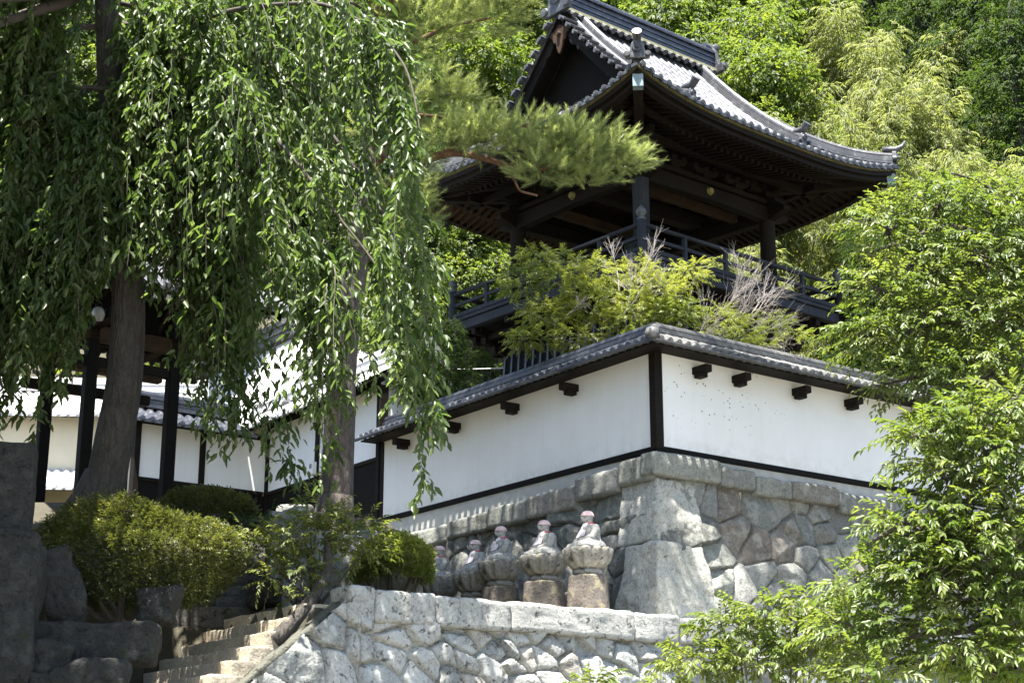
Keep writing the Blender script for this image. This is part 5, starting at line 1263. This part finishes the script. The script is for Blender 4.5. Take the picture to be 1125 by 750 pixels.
# ---------------------------------------------------------------- weeping cherry
def weeping():
    global NR
    NR = np.random.default_rng(101); rg = random.Random(101)
    base = at(112, 548, 23.3); o = tree_thing('weeping_cherry', 'huge weeping cherry with a leaning dark trunk and curtains of hanging leaves', base)
    mb = MB(); tops = []
    T = limb(mb, [at(108, 560, 23.3), at(118, 520, 23.3), at(134, 440, 23.3), at(142, 350, 23.3), at(138, 250, 23.2), at(128, 150, 23.0), at(120, 40, 22.8), at(118, -60, 22.6)], .31, .18, 14, 30, .03, 3)
    mb.tube([at(98, 566, 23.3), at(106, 545, 23.3), at(114, 520, 23.3)], [.42, .33, .28], 14)
    mb.build('trunk', BARK, o, smooth=True)
    # drooping limbs: (pixels of the path, distance at start and end, hang density)
    lim = [([(120, 60), (190, 30), (270, 8), (350, 2), (415, 30), (450, 85), (462, 150)], 22.8, 19.6), ([(125, 20), (180, 47), (213, 70), (253, 103), (277, 127), (320, 170), (370, 235), (420, 300), (455, 370)], 22.8, 19.6),
           ([(128, 120), (180, 105), (240, 150), (290, 205), (330, 270), (350, 340)], 22.9, 20.4), ([(120, -20), (220, -30), (330, -25), (400, 10), (430, 60)], 22.6, 20.8), ([(130, 100), (95, 95), (65, 135), (110, 160), (150, 210)], 22.8, 22.6),
           ([(118, 30), (60, 30), (35, 80), (50, 130), (45, 210), (36, 280)], 22.8, 22.6), ([(118, -20), (40, -40), (-20, 10), (-40, 100)], 22.6, 22.4), ([(128, 120), (75, 170), (30, 190), (0, 230), (-10, 300)], 22.9, 22.5),
           ([(120, 0), (160, 10), (190, 60), (215, 140), (225, 220)], 22.8, 22.6), ([(125, 60), (230, 40), (290, 60), (340, 110), (385, 180), (430, 250), (465, 330), (475, 420)], 22.8, 20.2),
           ([(124, 70), (160, 150), (190, 200), (235, 260), (262, 330)], 22.9, 22.7), ([(118, -40), (210, -70), (300, -60), (360, -30)], 21.6, 23.3), ([(118, -40), (50, -60), (0, -40), (-40, 20)], 21.6, 22.4), ([(122, 40), (170, 80), (150, 140), (120, 190), (90, 240)], 22.9, 22.8)]
    starts = []
    for j, (px, y0, y1) in enumerate(lim):
        pts = [at(x, y, y0 + (y1 - y0) * (k / (len(px) - 1)) ** .8) for k, (x, y) in enumerate(px)]
        m2 = MB(); Q = limb(m2, pts, .052 if j not in (11, 12) else .07, .008, 7, 36, .05, j); m2.build('limb', BRANCH, o, smooth=True)
        starts.append(Q)
    lowlim = lambda x: np.interp(x, [-60, 0, 30, 60, 85, 110, 150, 175, 200, 240, 270, 300, 335, 365, 395, 425, 450, 480, 500], [560, 545, 520, 450, 400, 300, 290, 360, 440, 505, 470, 520, 555, 560, 420, 500, 565, 520, 470])
    Lv = Leaves(); lv = leaf(.165, .064, .3, .25); allP = []; allX = []; allU = []; allT = []; allS = []; tw = []; tr = []
    for j, Q in enumerate(starts):
        ns = int(len(Q) * (.5 if j in (11, 12) else 2.2 if j in (4, 5, 6, 7, 8, 10, 13) else 1.85)); dirn = Q[-1] - Q[0]
        nb = max(4, ns // 6); bt_ = [rg.random() for _ in range(nb)]
        for k in range(ns):
            t = np.clip(bt_[k % nb] + rg.gauss(0, .022), .02, .98) * (len(Q) - 1); i = int(min(t, len(Q) - 2)); S = Q[i] + (Q[i + 1] - Q[i]) * (t - i)
            if t < 4: continue
            S = S + np.array([rg.uniform(-.35, .35), rg.uniform(-.7, .7), rg.uniform(-.1, .1)])
            out = np.array([S[0] - T[10][0], S[1] - T[10][1], 0]); out = out / (np.linalg.norm(out) + .1) * rg.uniform(.1, .65) + np.array([rg.uniform(-.2, .3), rg.uniform(-.2, .2), 0])
            tg = Q[i + 1] - Q[i]; tg = tg / (np.linalg.norm(tg) + 1e-9); out = out * .6 + np.array([tg[0], tg[1] * .4, 0]) * rg.uniform(.1, .75)
            Ln = rg.uniform(.9, 2.9) * (1.25 if rg.random() < .35 else 1) * (1.35 if j in (4, 5, 7, 8, 10, 13) else 1)
            n = int(Ln / .036); u = np.linspace(0, 1, n)
            P = S + out * (Ln * .55 * u ** .7)[:, None]; P[:, 2] += -(Ln * (.2 * u + .8 * u ** 1.7)) + .10 * Ln * np.sin(u * 3.1) * (out @ out) ** .5
            P[:, :2] += .05 * np.sin(u * rg.uniform(3, 8) + rg.uniform(0, 6))[:, None]
            px, py = project(P); ok = (py < lowlim(px) + rg.uniform(-45, 12)) & (px < np.interp(py, [0, 50, 150, 250, 330, 420, 560], [405, 442, 462, 470, 476, 478, 480]) + rg.uniform(-16, 8))
            cut = np.argmax(~ok) if (~ok).any() else n
            # the trunk's window: keep strands out of the front of the trunk below the fork
            if cut < 8: continue
            P = P[:cut]; n = cut; tang = np.gradient(P, axis=0); tang /= np.linalg.norm(tang, axis=1)[:, None]
            tw.append(P[::max(1, n // 7)]); tr.append(np.linspace(.009, .0035, len(tw[-1])))
            az = np.cumsum(NR.uniform(1.6, 3.2, n)); sd = np.stack([np.cos(az), np.sin(az), 0 * az], 1)
            x = tang * .5 + sd * .85 + NR.normal(0, .28, (n, 3)) + [0, 0, -.3]
            allP.append(P); allX.append(x); allU.append(sd + [0, 0, .6] + NR.normal(0, .25, (n, 3))); allT.append(np.full(n, rg.gauss(.5, .12)) + NR.normal(0, .12, n)); allS.append(NR.uniform(.65, 1.2, n))
            # short side twigs
            for _ in range(int(Ln * 3.4)):
                ii = rg.randrange(n); d = sd[ii] * .8 + tang[ii] * .5; m = rg.randrange(5, 12); uu = np.linspace(.1, 1, m); l2 = rg.uniform(.18, .45)
                P2 = P[ii] + d * (l2 * uu)[:, None] - np.array([0, 0, .35 * l2]) * (uu ** 2)[:, None]
                a2 = np.cumsum(NR.uniform(1.6, 3.2, m)); s2 = np.stack([np.cos(a2), np.sin(a2), 0 * a2], 1)
                allP.append(P2); allX.append(d * .5 + s2 * .6 + NR.normal(0, .2, (m, 3)) + [0, 0, -.55]); allU.append(s2 + [0, 0, .6] + NR.normal(0, .25, (m, 3))); allT.append(np.full(m, rg.gauss(.52, .1)) + NR.normal(0, .12, m)); allS.append(NR.uniform(.65, 1.15, m))
    hi = [(np.array(c), np.array(r)) for c, r in (((-6.9, 17.2, 11.3), (.9, .9, .5)), ((-7.2, 19.3, 12.0), (.9, .8, .45)), ((-6.3, 19.5, 12.2), (.7, .7, .4)), ((-6.0, 17.6, 11.6), (.8, .8, .45)), ((-7.6, 16.9, 10.6), (.9, .9, .5)), ((-8.8, 16.2, 11.6), (1.5, 1.3, .7)), ((-7.0, 15.9, 11.6), (1.2, 1.0, .6)), ((-10.4, 17.6, 12.0), (1.4, 1.4, .8)), ((-9.2, 18.6, 12.6), (1.5, 1.2, .7)), ((-7.6, 17.8, 12.4), (1.3, 1.1, .7)), ((-6.6, 19.0, 13.4), (1.0, .9, .6)), ((-8.4, 15.6, 9.4), (1.0, 1.0, .7)), ((-7.4, 14.0, 6.0), (1.3, 1.2, 1.4)), ((-7.2, 12.8, 8.4), (1.3, 1.2, 1.2)), ((-8.8, 12.8, 4.2), (1.4, 1.3, 1.8)), ((-6.6, 13.6, 9.6), (1.0, 1.0, .6)), ((-8.8, 17.0, 7.6), (.9, 1.2, 1.3)), ((-9.3, 18.6, 6.4), (.9, 1.2, 1.5)), ((-9.8, 20.4, 8.0), (.9, 1.2, 1.6)), ((-8.2, 14.4, 7.6), (.9, 1.0, 1.2)), ((-10.2, 15.6, 6.4), (1.0, 1.2, 1.6)), ((-11.2, 14.2, 10.6), (1.4, 1.4, .9)), ((-9.0, 13.6, 10.8), (1.2, 1.0, .7)), ((-11.0, 22.0, 14.4), (1.0, 1.0, .6)))]  # unseen foliage clumps added outside the frame to shade the lower left
    for j, (c, r) in enumerate(hi):
        m2 = MB(); limb(m2, [T[-3], (T[-1] + c) / 2 + [0, 0, .8], c], .10, .03, 7, 14, .1, 70 + j); m2.build('limb', BRANCH, o, smooth=True)
    Ph, Dh, ih = shell_points(hi, 7600, .2); Lv.gap = step_gap; sprays(Lv, lv, Ph, Dh * [1, 1, .4] + [0, 0, -.2], 12, .5, 55, .5, None, .3, scale=1.25); Lv.gap = None
    P = np.concatenate(allP); px, py = project(P); keep = (py < lowlim(px) + 14) & (px < 492)
    win = (px > 84) & (px < 200) & (py > 300) & (P[:, 1] < 23.1) & (NR.uniform(0, 1, len(P)) < .80); keep &= ~win
    keep &= ~((px > 345) & (px < 405) & (py > 290) & (P[:, 1] < 25) & (NR.uniform(0, 1, len(P)) < .55)); keep &= ~((px > 195) & (px < 345) & (py > 345) & (py < 455) & (NR.uniform(0, 1, len(P)) < .25))
    keep &= step_gap(P) | (NR.uniform(0, 1, len(P)) < .45)
    Lv.add(lv, P[keep], rot_from(np.concatenate(allX)[keep], np.concatenate(allU)[keep]), np.concatenate(allS)[keep], np.concatenate(allT)[keep])
    print('weeping leaves', keep.sum())
    Lv.tubes(tw, tr, 1); Lv.build('hanging_and_shade_foliage', [L_CHERRY, TWIGC], o)
weeping()

# ---------------------------------------------------------------- pine
def pine():
    global NR
    NR = np.random.default_rng(55); rg = random.Random(55)
    base = at(370, 565, 25.2); o = tree_thing('pine_tree', 'tall pine with plated trunk and long needle boughs reaching across the tower', base)
    mb = MB(); T = limb(mb, [at(366, 580, 25.2), at(369, 550, 25.2), at(373, 480, 25.2), at(376, 400, 25.2), at(384, 330, 25.2), at(396, 250, 25.3), at(408, 160, 25.5), at(418, 60, 25.8), at(425, -60, 26)], .285, .16, 14, 30, .03, 9)
    mb.tube([at(364, 590, 25.2), at(367, 570, 25.2), at(369, 545, 25.2)], [.40, .33, .29], 14); mb.build('trunk', BARKP, o, smooth=True)
    br = [([(400, 225), (440, 190), (490, 165), (530, 172), (580, 190), (620, 180), (655, 178)], 25.3, 24.2, .09), ([(490, 168), (520, 140), (560, 135), (600, 140), (660, 150), (700, 175)], 24.9, 24.2, .07), ([(402, 200), (430, 160), (450, 125), (500, 130)], 25.4, 24.6, .07),
          ([(418, 60), (450, 50), (490, 30), (540, 20)], 25.8, 25.5, .07), ([(418, 40), (400, 20), (380, -10)], 25.8, 25.5, .06), ([(412, 130), (440, 100), (475, 95)], 25.6, 25.2, .06), ([(396, 250), (425, 238), (455, 225)], 25.3, 24.8, .05), ([(422, 0), (470, -20), (530, -30)], 25.9, 25.8, .07), ([(560, 190), (570, 210), (590, 215)], 24.5, 24.3, .02)]
    for j, (px, y0, y1, r) in enumerate(br):
        m2 = MB(); limb(m2, [at(x, y, y0 + (y1 - y0) * k / (len(px) - 1)) for k, (x, y) in enumerate(px)], r, .02, 8, 20, .04, j); m2.build('branch', BARKR, o, smooth=True)
    pads = [((525, 150, 24.5), (.62, .5, .28), 300), ((580, 150, 24.3), (.70, .5, .33), 380), ((630, 165, 24.2), (.72, .5, .36), 400), ((665, 168, 24.1), (.50, .4, .28), 230), ((690, 178, 24.0), (.30, .3, .13), 90), ((600, 190, 24.2), (.55, .4, .18), 170), ((650, 195, 24.2), (.42, .3, .16), 110), ((495, 150, 24.8), (.45, .4, .22), 150),
            ((440, 120, 25.0), (.52, .5, .30), 240), ((470, 95, 25.1), (.5, .4, .24), 170), ((500, 110, 25.0), (.45, .4, .2), 150), ((415, 145, 25.2), (.40, .4, .26), 150), ((440, 215, 24.9), (.45, .4, .36), 190), ((460, 185, 25.0), (.3, .3, .2), 80), ((455, 240, 25.2), (.35, .3, .3), 110), ((420, 270, 25.3), (.3, .3, .3), 80),
            ((470, 30, 25.6), (.8, .6, .42), 320), ((530, 20, 25.5), (.7, .6, .36), 260), ((410, 20, 25.7), (.7, .6, .45), 260), ((500, -10, 25.8), (.9, .6, .4), 260), ((440, 65, 25.5), (.6, .5, .28), 190), ((560, -5, 25.5), (.5, .5, .3), 140)]
    up = [((x, y, z), (.95, .95, .35), 300) for x, y, z in ((-3.6, 22.6, 15.6), (-2.2, 23.2, 16), (-.9, 24.4, 16.4), (-3.0, 24.6, 16.6), (-1.7, 26.0, 17.2), (-.2, 23.0, 15.8), (-3.4, 26.6, 17.4), (-.3, 26.2, 17.2), (-1.0, 22.2, 15.2), (.5, 24.2, 16.2), (.3, 22.4, 15.2), (-2.0, 28.2, 18), (-3.2, 29.4, 18.4), (-1.2, 27.4, 17.8), (-2.6, 30.6, 18.8), (-.4, 26.8, 17.6))]  # unseen pads added above the frame to shade the left wall and statues
    for j, (c, r, n) in enumerate(up):
        m2 = MB(); limb(m2, [T[-4], (T[-2] + np.array(c)) / 2, np.array(c)], .08, .02, 8, 10, .1, 40 + j); m2.build('branch', BARKR, o, smooth=True)
    V = []; Tn = []; F = []
    for (c, r, n) in pads + up:
        C = at(*c) if (c[0], c[1], c[2]) not in [u[0] for u in up] else np.array(c); d = NR.normal(0, 1, (n, 3)); d /= np.linalg.norm(d, axis=1, keepdims=True); P = C + d * np.array(r) * (NR.uniform(.3, 1, n) ** .5 * (1 + .3 * vnoise(d * 3 + c[0], 2)))[:, None]
        ax = d * [1, 1, .35] * .7 + [.35, -.15, .5] + NR.normal(0, .42, (n, 3)); ax /= np.linalg.norm(ax, axis=1, keepdims=True)
        n = int(n * (.5 if c[0] > 100 else .9)); P = P[:n]; d = d[:n]; ax = ax[:n]; m = 62; L = NR.uniform(.20, .42, n)
        t = np.linspace(.0, 1, m); az = np.arange(m) * 2.4
        u1 = np.cross(ax, [.2, .3, .9]); u1 /= np.linalg.norm(u1, axis=1, keepdims=True); u2 = np.cross(ax, u1)
        B = P[:, None] + ax[:, None] * (L[:, None] * t)[..., None]
        nd = ax[:, None] * (.8 + .5 * t)[None, :, None] + (np.cos(az)[None, :, None] * u1[:, None] + np.sin(az)[None, :, None] * u2[:, None]) * (1.0 - .35 * t)[None, :, None] + NR.normal(0, .14, (n, m, 3))
        nd /= np.linalg.norm(nd, axis=2, keepdims=True); nl = NR.uniform(.075, .12, (n, m, 1)); w = np.cross(nd, NR.normal(0, 1, (n, m, 3))); w /= np.linalg.norm(w, axis=2, keepdims=True); w *= .0042
        tri = np.stack([B - w, B + w, B + nd * nl], 2).reshape(-1, 3); V.append(tri); Tn.append(np.repeat(.45 + NR.normal(0, .26, n) + .2 * d[:, 2], m * 3))
    V = np.concatenate(V); F = np.arange(len(V)).reshape(-1, 3); print('needles', len(F))
    fast_mesh('needles', V, None, L_PINE, np.concatenate(Tn), None, o, F3=F)
pine()

# ---------------------------------------------------------------- cherry trees at the right
def right_tree(name, label, trunk, limbs, clumps, n, lv, mat, seed, nleaf=12, ln=.5, droop=.25, shade_canopy=None):
    global NR
    NR = np.random.default_rng(seed); base = trunk[0]
    o = tree_thing(name, label, base); mb = MB(); limb(mb, trunk, .22, .10, 10, 20, .05, seed); mb.build('trunk', BARK, o, smooth=True)
    for j, (pts, r) in enumerate(limbs):
        m2 = MB(); limb(m2, pts, r, .015, 7, 18, .08, j + seed); m2.build('limb', BRANCH, o, smooth=True)
    Lv = Leaves(); P, D, i = shell_points(clumps, n, .35)
    D2 = D * [1, 1, .35] + NR.normal(0, .30, D.shape) + [-.35, -.15, .12]
    sprays(Lv, lv, P, D2, nleaf, ln, 58, droop, NR.normal(0, .10, len(clumps))[i] + NR.normal(0, .12, n), .30, twigs=True, hang=.06)
    if shade_canopy: Pe, De, ie = shell_points(shade_canopy, 1500, .1); sprays(Lv, lv, Pe, De * [1, 1, .3], nleaf, ln, 58, droop, None, .30, scale=1.3)
    pa = []; ra = []
    for k in range(0, n, 9):
        c = clumps[i[k]][0]; m = (P[k] * .5 + c * .5) + [0, 0, -.08]; pa.append([c, m, P[k]]); ra.append([.022, .014, .006])
    Lv.tubes(pa, ra, 1, 4); Lv.build('crown', [mat, BRANCH], o); return o
cl = lambda L: [(at(x, y, Y), np.array(r)) for x, y, Y, r in L]
LVR = leaf(.092, .040, .3, .3); LVF = leaf(.088, .034, .3, .3)
right_tree('cherry_tree', 'broad cherry tree with dark spreading limbs behind the right end of the white wall', [np.array([9.6, 24.4, -1.5]), np.array([9.5, 24.3, 3]), at(1190, 400, 24.2), at(1160, 300, 24)],
    [([at(1160, 330, 24), at(1090, 262, 23.6), at(1040, 245, 23.4), at(985, 268, 23.2), at(945, 282, 23)], .09), ([at(1165, 380, 24), at(1100, 385, 23.6), at(1030, 408, 23.3), at(960, 425, 23)], .09), ([at(1160, 320, 24), at(1120, 240, 23.8), at(1080, 200, 23.6), at(1040, 190, 23.5)], .06), ([at(1170, 400, 24), at(1090, 450, 23.2), at(1010, 480, 22.9)], .06), ([at(1100, 385, 23.6), at(1040, 350, 23.2), at(980, 345, 23)], .05), ([at(1160, 300, 24), np.array([9.4, 24.4, 13.2]), np.array([6.6, 23.6, 14.8]), np.array([2.8, 22.6, 14.8])], .08)],
    cl([(975, 250, 23.2, (.55, .8, .26)), (1030, 225, 23.4, (.6, .8, .34)), (1090, 235, 23.6, (.7, .9, .3)), (1125, 215, 24, (.6, .9, .3)), (1010, 290, 23.2, (.6, .9, .34)), (1075, 280, 23.3, (.75, 1, .45)), (1125, 260, 23.6, (.6, 1, .5)), (968, 318, 23, (.45, .8, .24)), (950, 370, 23, (.34, .7, .2)), (1000, 362, 22.9, (.62, .9, .36)), (1050, 345, 23, (.75, 1, .4)), (1110, 350, 23.2, (.7, 1, .5)), (1000, 412, 22.8, (.42, .7, .2)), (1050, 412, 22.8, (.6, .9, .3)), (1095, 410, 23, (.7, 1, .4)), (1035, 470, 22.6, (.36, .5, .2)), (1012, 508, 22.5, (.2, .4, .12)), (1150, 310, 23.6, (.6, 1, .8)), (1000, 215, 24, (.3, .5, .14))]),
    1900, LVR, L_RIGHT, 61, shade_canopy=[(np.array(c), np.array([.95, .9, .4])) for c in ((3.0, 22.6, 14.7), (4.6, 22.6, 14.9), (6.1, 23.3, 14.8), (7.6, 24.0, 14.4), (8.9, 24.4, 15.0), (3.4, 24.2, 15.6), (4.9, 24.6, 15.8), (6.3, 25.4, 16), (7.8, 26.2, 16))])  # unseen canopy added above the frame to shade the right stone wall
right_tree('cherry_tree', 'nearest bright leafed cherry tree filling the lower right corner', [np.array([6.2, 15.6, -1.6]), np.array([6.0, 15.6, .6]), at(1180, 640, 15.6), at(1170, 520, 15.6)],
    [([at(1180, 640, 15.6), at(1090, 590, 15.2), at(1010, 560, 15), at(950, 600, 14.9)], .05), ([at(1175, 560, 15.6), at(1110, 500, 15.3), at(1050, 465, 15.2), at(1000, 480, 15)], .045), ([at(1180, 660, 15.6), at(1080, 690, 15.2), at(980, 700, 15), at(920, 680, 14.9)], .05)],
    cl([(1010, 478, 15.1, (.26, .3, .13)), (1055, 465, 15.2, (.38, .4, .2)), (1110, 450, 15.3, (.4, .5, .24)), (1090, 500, 15.2, (.45, .5, .24)), (1050, 520, 15.1, (.36, .4, .16)), (1000, 575, 15, (.35, .4, .16)), (1060, 570, 15.1, (.45, .5, .24)), (1115, 560, 15.3, (.4, .5, .3)), (950, 640, 14.9, (.30, .35, .16)), (1010, 630, 15, (.42, .45, .24)), (1075, 640, 15.1, (.48, .5, .3)), (1125, 650, 15.3, (.4, .5, .36)), (930, 690, 14.8, (.26, .3, .15)), (985, 690, 14.9, (.40, .4, .22)), (1050, 710, 15, (.5, .5, .3)), (1110, 730, 15.2, (.5, .5, .3)), (960, 740, 14.8, (.36, .4, .16)), (1030, 605, 15, (.35, .4, .2)), (1095, 600, 15.1, (.4, .4, .24)), (1130, 505, 15.4, (.3, .4, .26))]),
    1500, LVF, L_RIGHT, 62, 12, .36, .22)

def shrub(name, label, base, clumps, n, lv, mat, seed, nleaf=10, ln=.3, droop=.25, stems=9, sm=None, cat='shrub', up=.35, twigs=True, group=None):
    global NR
    NR = np.random.default_rng(seed); rg = random.Random(seed); o = thing(name, label, cat, base, 0, group); Lv = Leaves()
    P, D, i = shell_points(clumps, n, .3); D2 = D * [1, 1, .6] + NR.normal(0, .35, D.shape) + [0, 0, up]
    sprays(Lv, lv, P, D2, nleaf, ln, 55, droop, NR.normal(0, .10, len(clumps))[i] + NR.normal(0, .12, n), .32, twigs=twigs)
    Lv.build('foliage', [mat, BRANCH], o); mb = MB(); b = np.asarray(base, float)
    for k in range(stems):
        c, r = clumps[k % len(clumps)]; e = c + r * NR.normal(0, .35, 3); s = b + [rg.uniform(-.12, .12), rg.uniform(-.12, .12), -.15]
        limb(mb, [s, s * .55 + e * .45 + [0, 0, -.12 * rg.random()], e], .032, .008, 6, 9, .06, k + seed)
    mb.build('stems', sm or BRANCH, o, smooth=True); return o
shrub('young_tree', 'low bright green sapling in front of the rubble wall at the bottom', np.array([2.9, 18.2, -1.5]), cl([(800, 690, 18, (.34, .4, .13)), (850, 672, 18, (.36, .4, .12)), (900, 668, 18, (.34, .4, .13)), (770, 725, 18, (.34, .4, .12)), (830, 725, 18, (.42, .4, .17)), (890, 715, 18, (.42, .4, .2)), (930, 700, 18, (.3, .4, .2)), (740, 745, 18, (.25, .3, .08)), (650, 752, 18.5, (.18, .2, .08))]), 420, leaf(.085, .036, .3, .3), L_RIGHT, 63, 12, .36, .3, 12, cat='tree')

# maple with bare twigs in front of the tower
def maple():
    global NR
    NR = np.random.default_rng(88); rg = random.Random(88); Y = 29.0
    base = at(715, 420, Y); base[2] = 5.5; o = thing('maple_tree', 'thin yellow green maple with bleached bare twigs between the wall and the balcony', 'tree', base, 0)
    mb = MB(); T = limb(mb, [base, at(716, 440, Y), at(718, 380, Y), at(712, 350, Y)], .07, .03, 8, 12, .03, 1)
    for e in [(560, 330), (600, 300), (650, 310), (690, 290), (600, 365), (640, 350), (760, 320), (800, 340), (830, 360), (740, 300)]:
        limb(mb, [at(716, 385 + 10 * rg.random(), Y), at((716 + e[0]) / 2 + rg.uniform(-15, 15), (380 + e[1]) / 2 + rg.uniform(0, 14), Y - .2), at(e[0], e[1], Y + rg.uniform(-.7, .5))], .018, .005, 6, 12, .08, int(e[0]))
    mb.build('trunk', plain('grey maple bark', (.22, .20, .18), .9, .2, 8), o, smooth=True)
    Lv = Leaves(); lv = (np.array([(0, 0, 0), (.03, .012, 0), (.075, 0, -.012), (.03, -.012, 0), (0, 0, 0), (.028, .03, 0), (.05, .055, -.012), (.012, .022, 0), (0, 0, 0), (.012, -.022, 0), (.05, -.055, -.012), (.028, -.03, 0)]), np.array([(0, 1, 2, 3), (4, 5, 6, 7), (8, 9, 10, 11)]))
    C = cl([(650, 298, 28.9, (.4, .5, .2)), (725, 322, 28.7, (.45, .5, .24)), (795, 350, 28.6, (.4, .5, .18)), (835, 378, 28.5, (.35, .4, .1)), (580, 372, 28.7, (.4, .5, .14)), (790, 392, 28.5, (.4, .4, .1)), (870, 366, 28.6, (.2, .3, .07)), (575, 310, 29, (.42, .6, .26)), (620, 295, 29, (.45, .6, .26)), (600, 345, 28.9, (.5, .6, .24)), (650, 330, 28.8, (.55, .6, .34)), (690, 345, 28.7, (.5, .6, .34)), (640, 372, 28.6, (.55, .5, .16)), (700, 375, 28.6, (.5, .5, .14)), (740, 345, 28.7, (.5, .6, .3)), (770, 372, 28.6, (.45, .5, .14)), (700, 300, 28.9, (.4, .5, .24)), (755, 300, 29, (.35, .5, .18)), (815, 365, 28.6, (.42, .5, .12)), (850, 352, 28.7, (.28, .4, .1)), (590, 280, 29.1, (.3, .4, .16)), (725, 400, 28.4, (.35, .3, .06))])
    P, D, i = shell_points(C, 2300, .2); sprays(Lv, lv, P, D * [1, 1, .3] + NR.normal(0, .3, D.shape), 8, .26, 50, .15, NR.normal(0, .10, len(C))[i] + NR.normal(0, .10, len(P)), .3, scale=1.0, twigs=False)
    Lv.build('crown', L_MAPLE, o)
    # bleached twigs
    pa, ra = [], []
    def fan(p, d, L, r, lev):
        q = p + d * L; m = (p + q) / 2 + NR.normal(0, .05 * L, 3); pa.append(np.array([p, m, q])); ra.append([r, r * .8, r * .55])
        if lev == 0: return
        for _ in range(4):
            t = rg.uniform(.45, 1.0); d2 = d + NR.normal(0, .38, 3); d2 /= np.linalg.norm(d2); fan(p + (q - p) * t, d2, L * rg.uniform(.5, .8), r * .62, lev - 1)
    Yt = 28.5
    for s, e in (((690, 335), (712, 285)), ((695, 345), (690, 300)), ((680, 350), (720, 300)), ((700, 340), (735, 310)), ((745, 395), (800, 340)), ((760, 395), (835, 335)), ((755, 390), (850, 360)), ((770, 380), (815, 310)), ((750, 395), (780, 345)), ((800, 370), (850, 330)), ((800, 375), (870, 355)), ((740, 400), (790, 385)), ((680, 320), (675, 275)), ((700, 310), (725, 270)), ((770, 360), (840, 300)), ((810, 360), (860, 310)), ((620, 350), (640, 330)), ((780, 360), (830, 300))):
        a, b = at(*s, Yt), at(*e, Yt + rg.uniform(-.5, .3)); fan(a, unit(b - a), np.linalg.norm(b - a) * .62, .0095, 3)
        L2 = Leaves(); L2.tubes(pa, ra, 0); L2.build('bare_twig', TWIG, o); pa.clear(); ra.clear()
maple()

# ---------------------------------------------------------------- clipped azaleas and small plants
def dome(name, label, c, r, n, lv, mat, seed, base_z, stems=10, cut=-.35, group=None):
    global NR
    NR = np.random.default_rng(seed); rg = random.Random(seed); o = thing(name, label, 'shrub', (c[0], c[1], base_z), 0, group); Lv = Leaves()
    d = NR.normal(0, 1, (n, 3)); d /= np.linalg.norm(d, axis=1, keepdims=True); d = d[d[:, 2] > cut]; n = len(d)
    k = 1 + .14 * fbm(d * 2.3 + seed, 3, seed) - .10 * NR.uniform(0, 1, n) ** 2 * 2
    P = np.asarray(c) + d * np.asarray(r) * k[:, None]
    D = d * [1, 1, .7] + NR.normal(0, .45, d.shape) + [0, 0, .5]; sprays(Lv, lv, P, D, 6, .10, 55, .05, .14 * fbm(d * 5, 2, 3) + NR.normal(0, .12, n) + .10 * d[:, 2], .4)
    Lv.build('foliage', mat, o); mb = MB()
    for j in range(stems):
        a = j * 2.4; e = np.asarray(c) + np.asarray(r) * np.array([math.cos(a) * .75, math.sin(a) * .75, rg.uniform(-.3, .3)]); s = np.array([c[0] + rg.uniform(-.15, .15), c[1] + rg.uniform(-.15, .15), base_z - .1])
        limb(mb, [s, s * .5 + e * .5 + [0, 0, -.18], e], .05, .012, 7, 10, .06, j + seed)
    mb.build('stems', BRANCH, o, smooth=True)
AZL = leaf(.046, .020, .3, .1)
dome('azalea_bush', 'wide clipped azalea dome over twisted stems beside the shaded steps', at(142, 614, 21.6), (1.40, 1.2, .70), 12500, AZL, L_AZALEA, 71, 2.3, 9, -.85)
dome('azalea_bush', 'small round clipped bush at the end of the statue row', at(432, 622, 23.6), (.58, .6, .40), 5600, AZL, L_MAPLE, 72, 2.75, 8, -.5)  # brighter leaf colour stands in for sunlight on this bush
dome('azalea_bush', 'low clipped bush on the bank behind the wide azalea', at(225, 562, 24.3), (.75, .6, .30), 3000, AZL, L_AZALEA, 73, 3.9, 8, -.4)
shrub('maple_sapling', 'feathery green maple sapling leaning over the end of the cap stones', at(345, 665, 22.2), cl([(335, 590, 22.2, (.5, .5, .22)), (385, 580, 22.2, (.45, .45, .22)), (300, 600, 22.1, (.4, .4, .18)), (330, 625, 21.9, (.36, .35, .14)), (400, 600, 22.2, (.35, .4, .18)), (350, 562, 22.3, (.36, .4, .16)), (300, 632, 21.9, (.25, .3, .1)), (336, 648, 21.8, (.16, .2, .1)), (270, 590, 22.2, (.2, .3, .1))]), 380, leaf(.08, .028, .25, .25), L_MAPLE, 74, 11, .30, .2, 10)  # leaf colour brightened to make up for the shade over the sapling
lean = MB(); limb(lean, [at(300, 705, 21.3), at(325, 680, 21.5), at(345, 655, 21.7), at(362, 625, 22.0), at(360, 590, 22.2)], .12, .05, 9, 16, .03, 4); tag(lean.build('tree_stump', BARK, own=True, smooth=True), 'dark leaning dead trunk lying along the sloping wall end by the lit steps', 'dead trunk')
fern = shrub('fern', 'dark fern clump at the foot of the bed wall boulders', at(250, 590, 23.9), cl([(245, 580, 24, (.4, .3, .16)), (280, 575, 24, (.3, .3, .14))]), 90, leaf(.08, .03, .25, .3), L_DARK, 75, 12, .4, .4, 6)
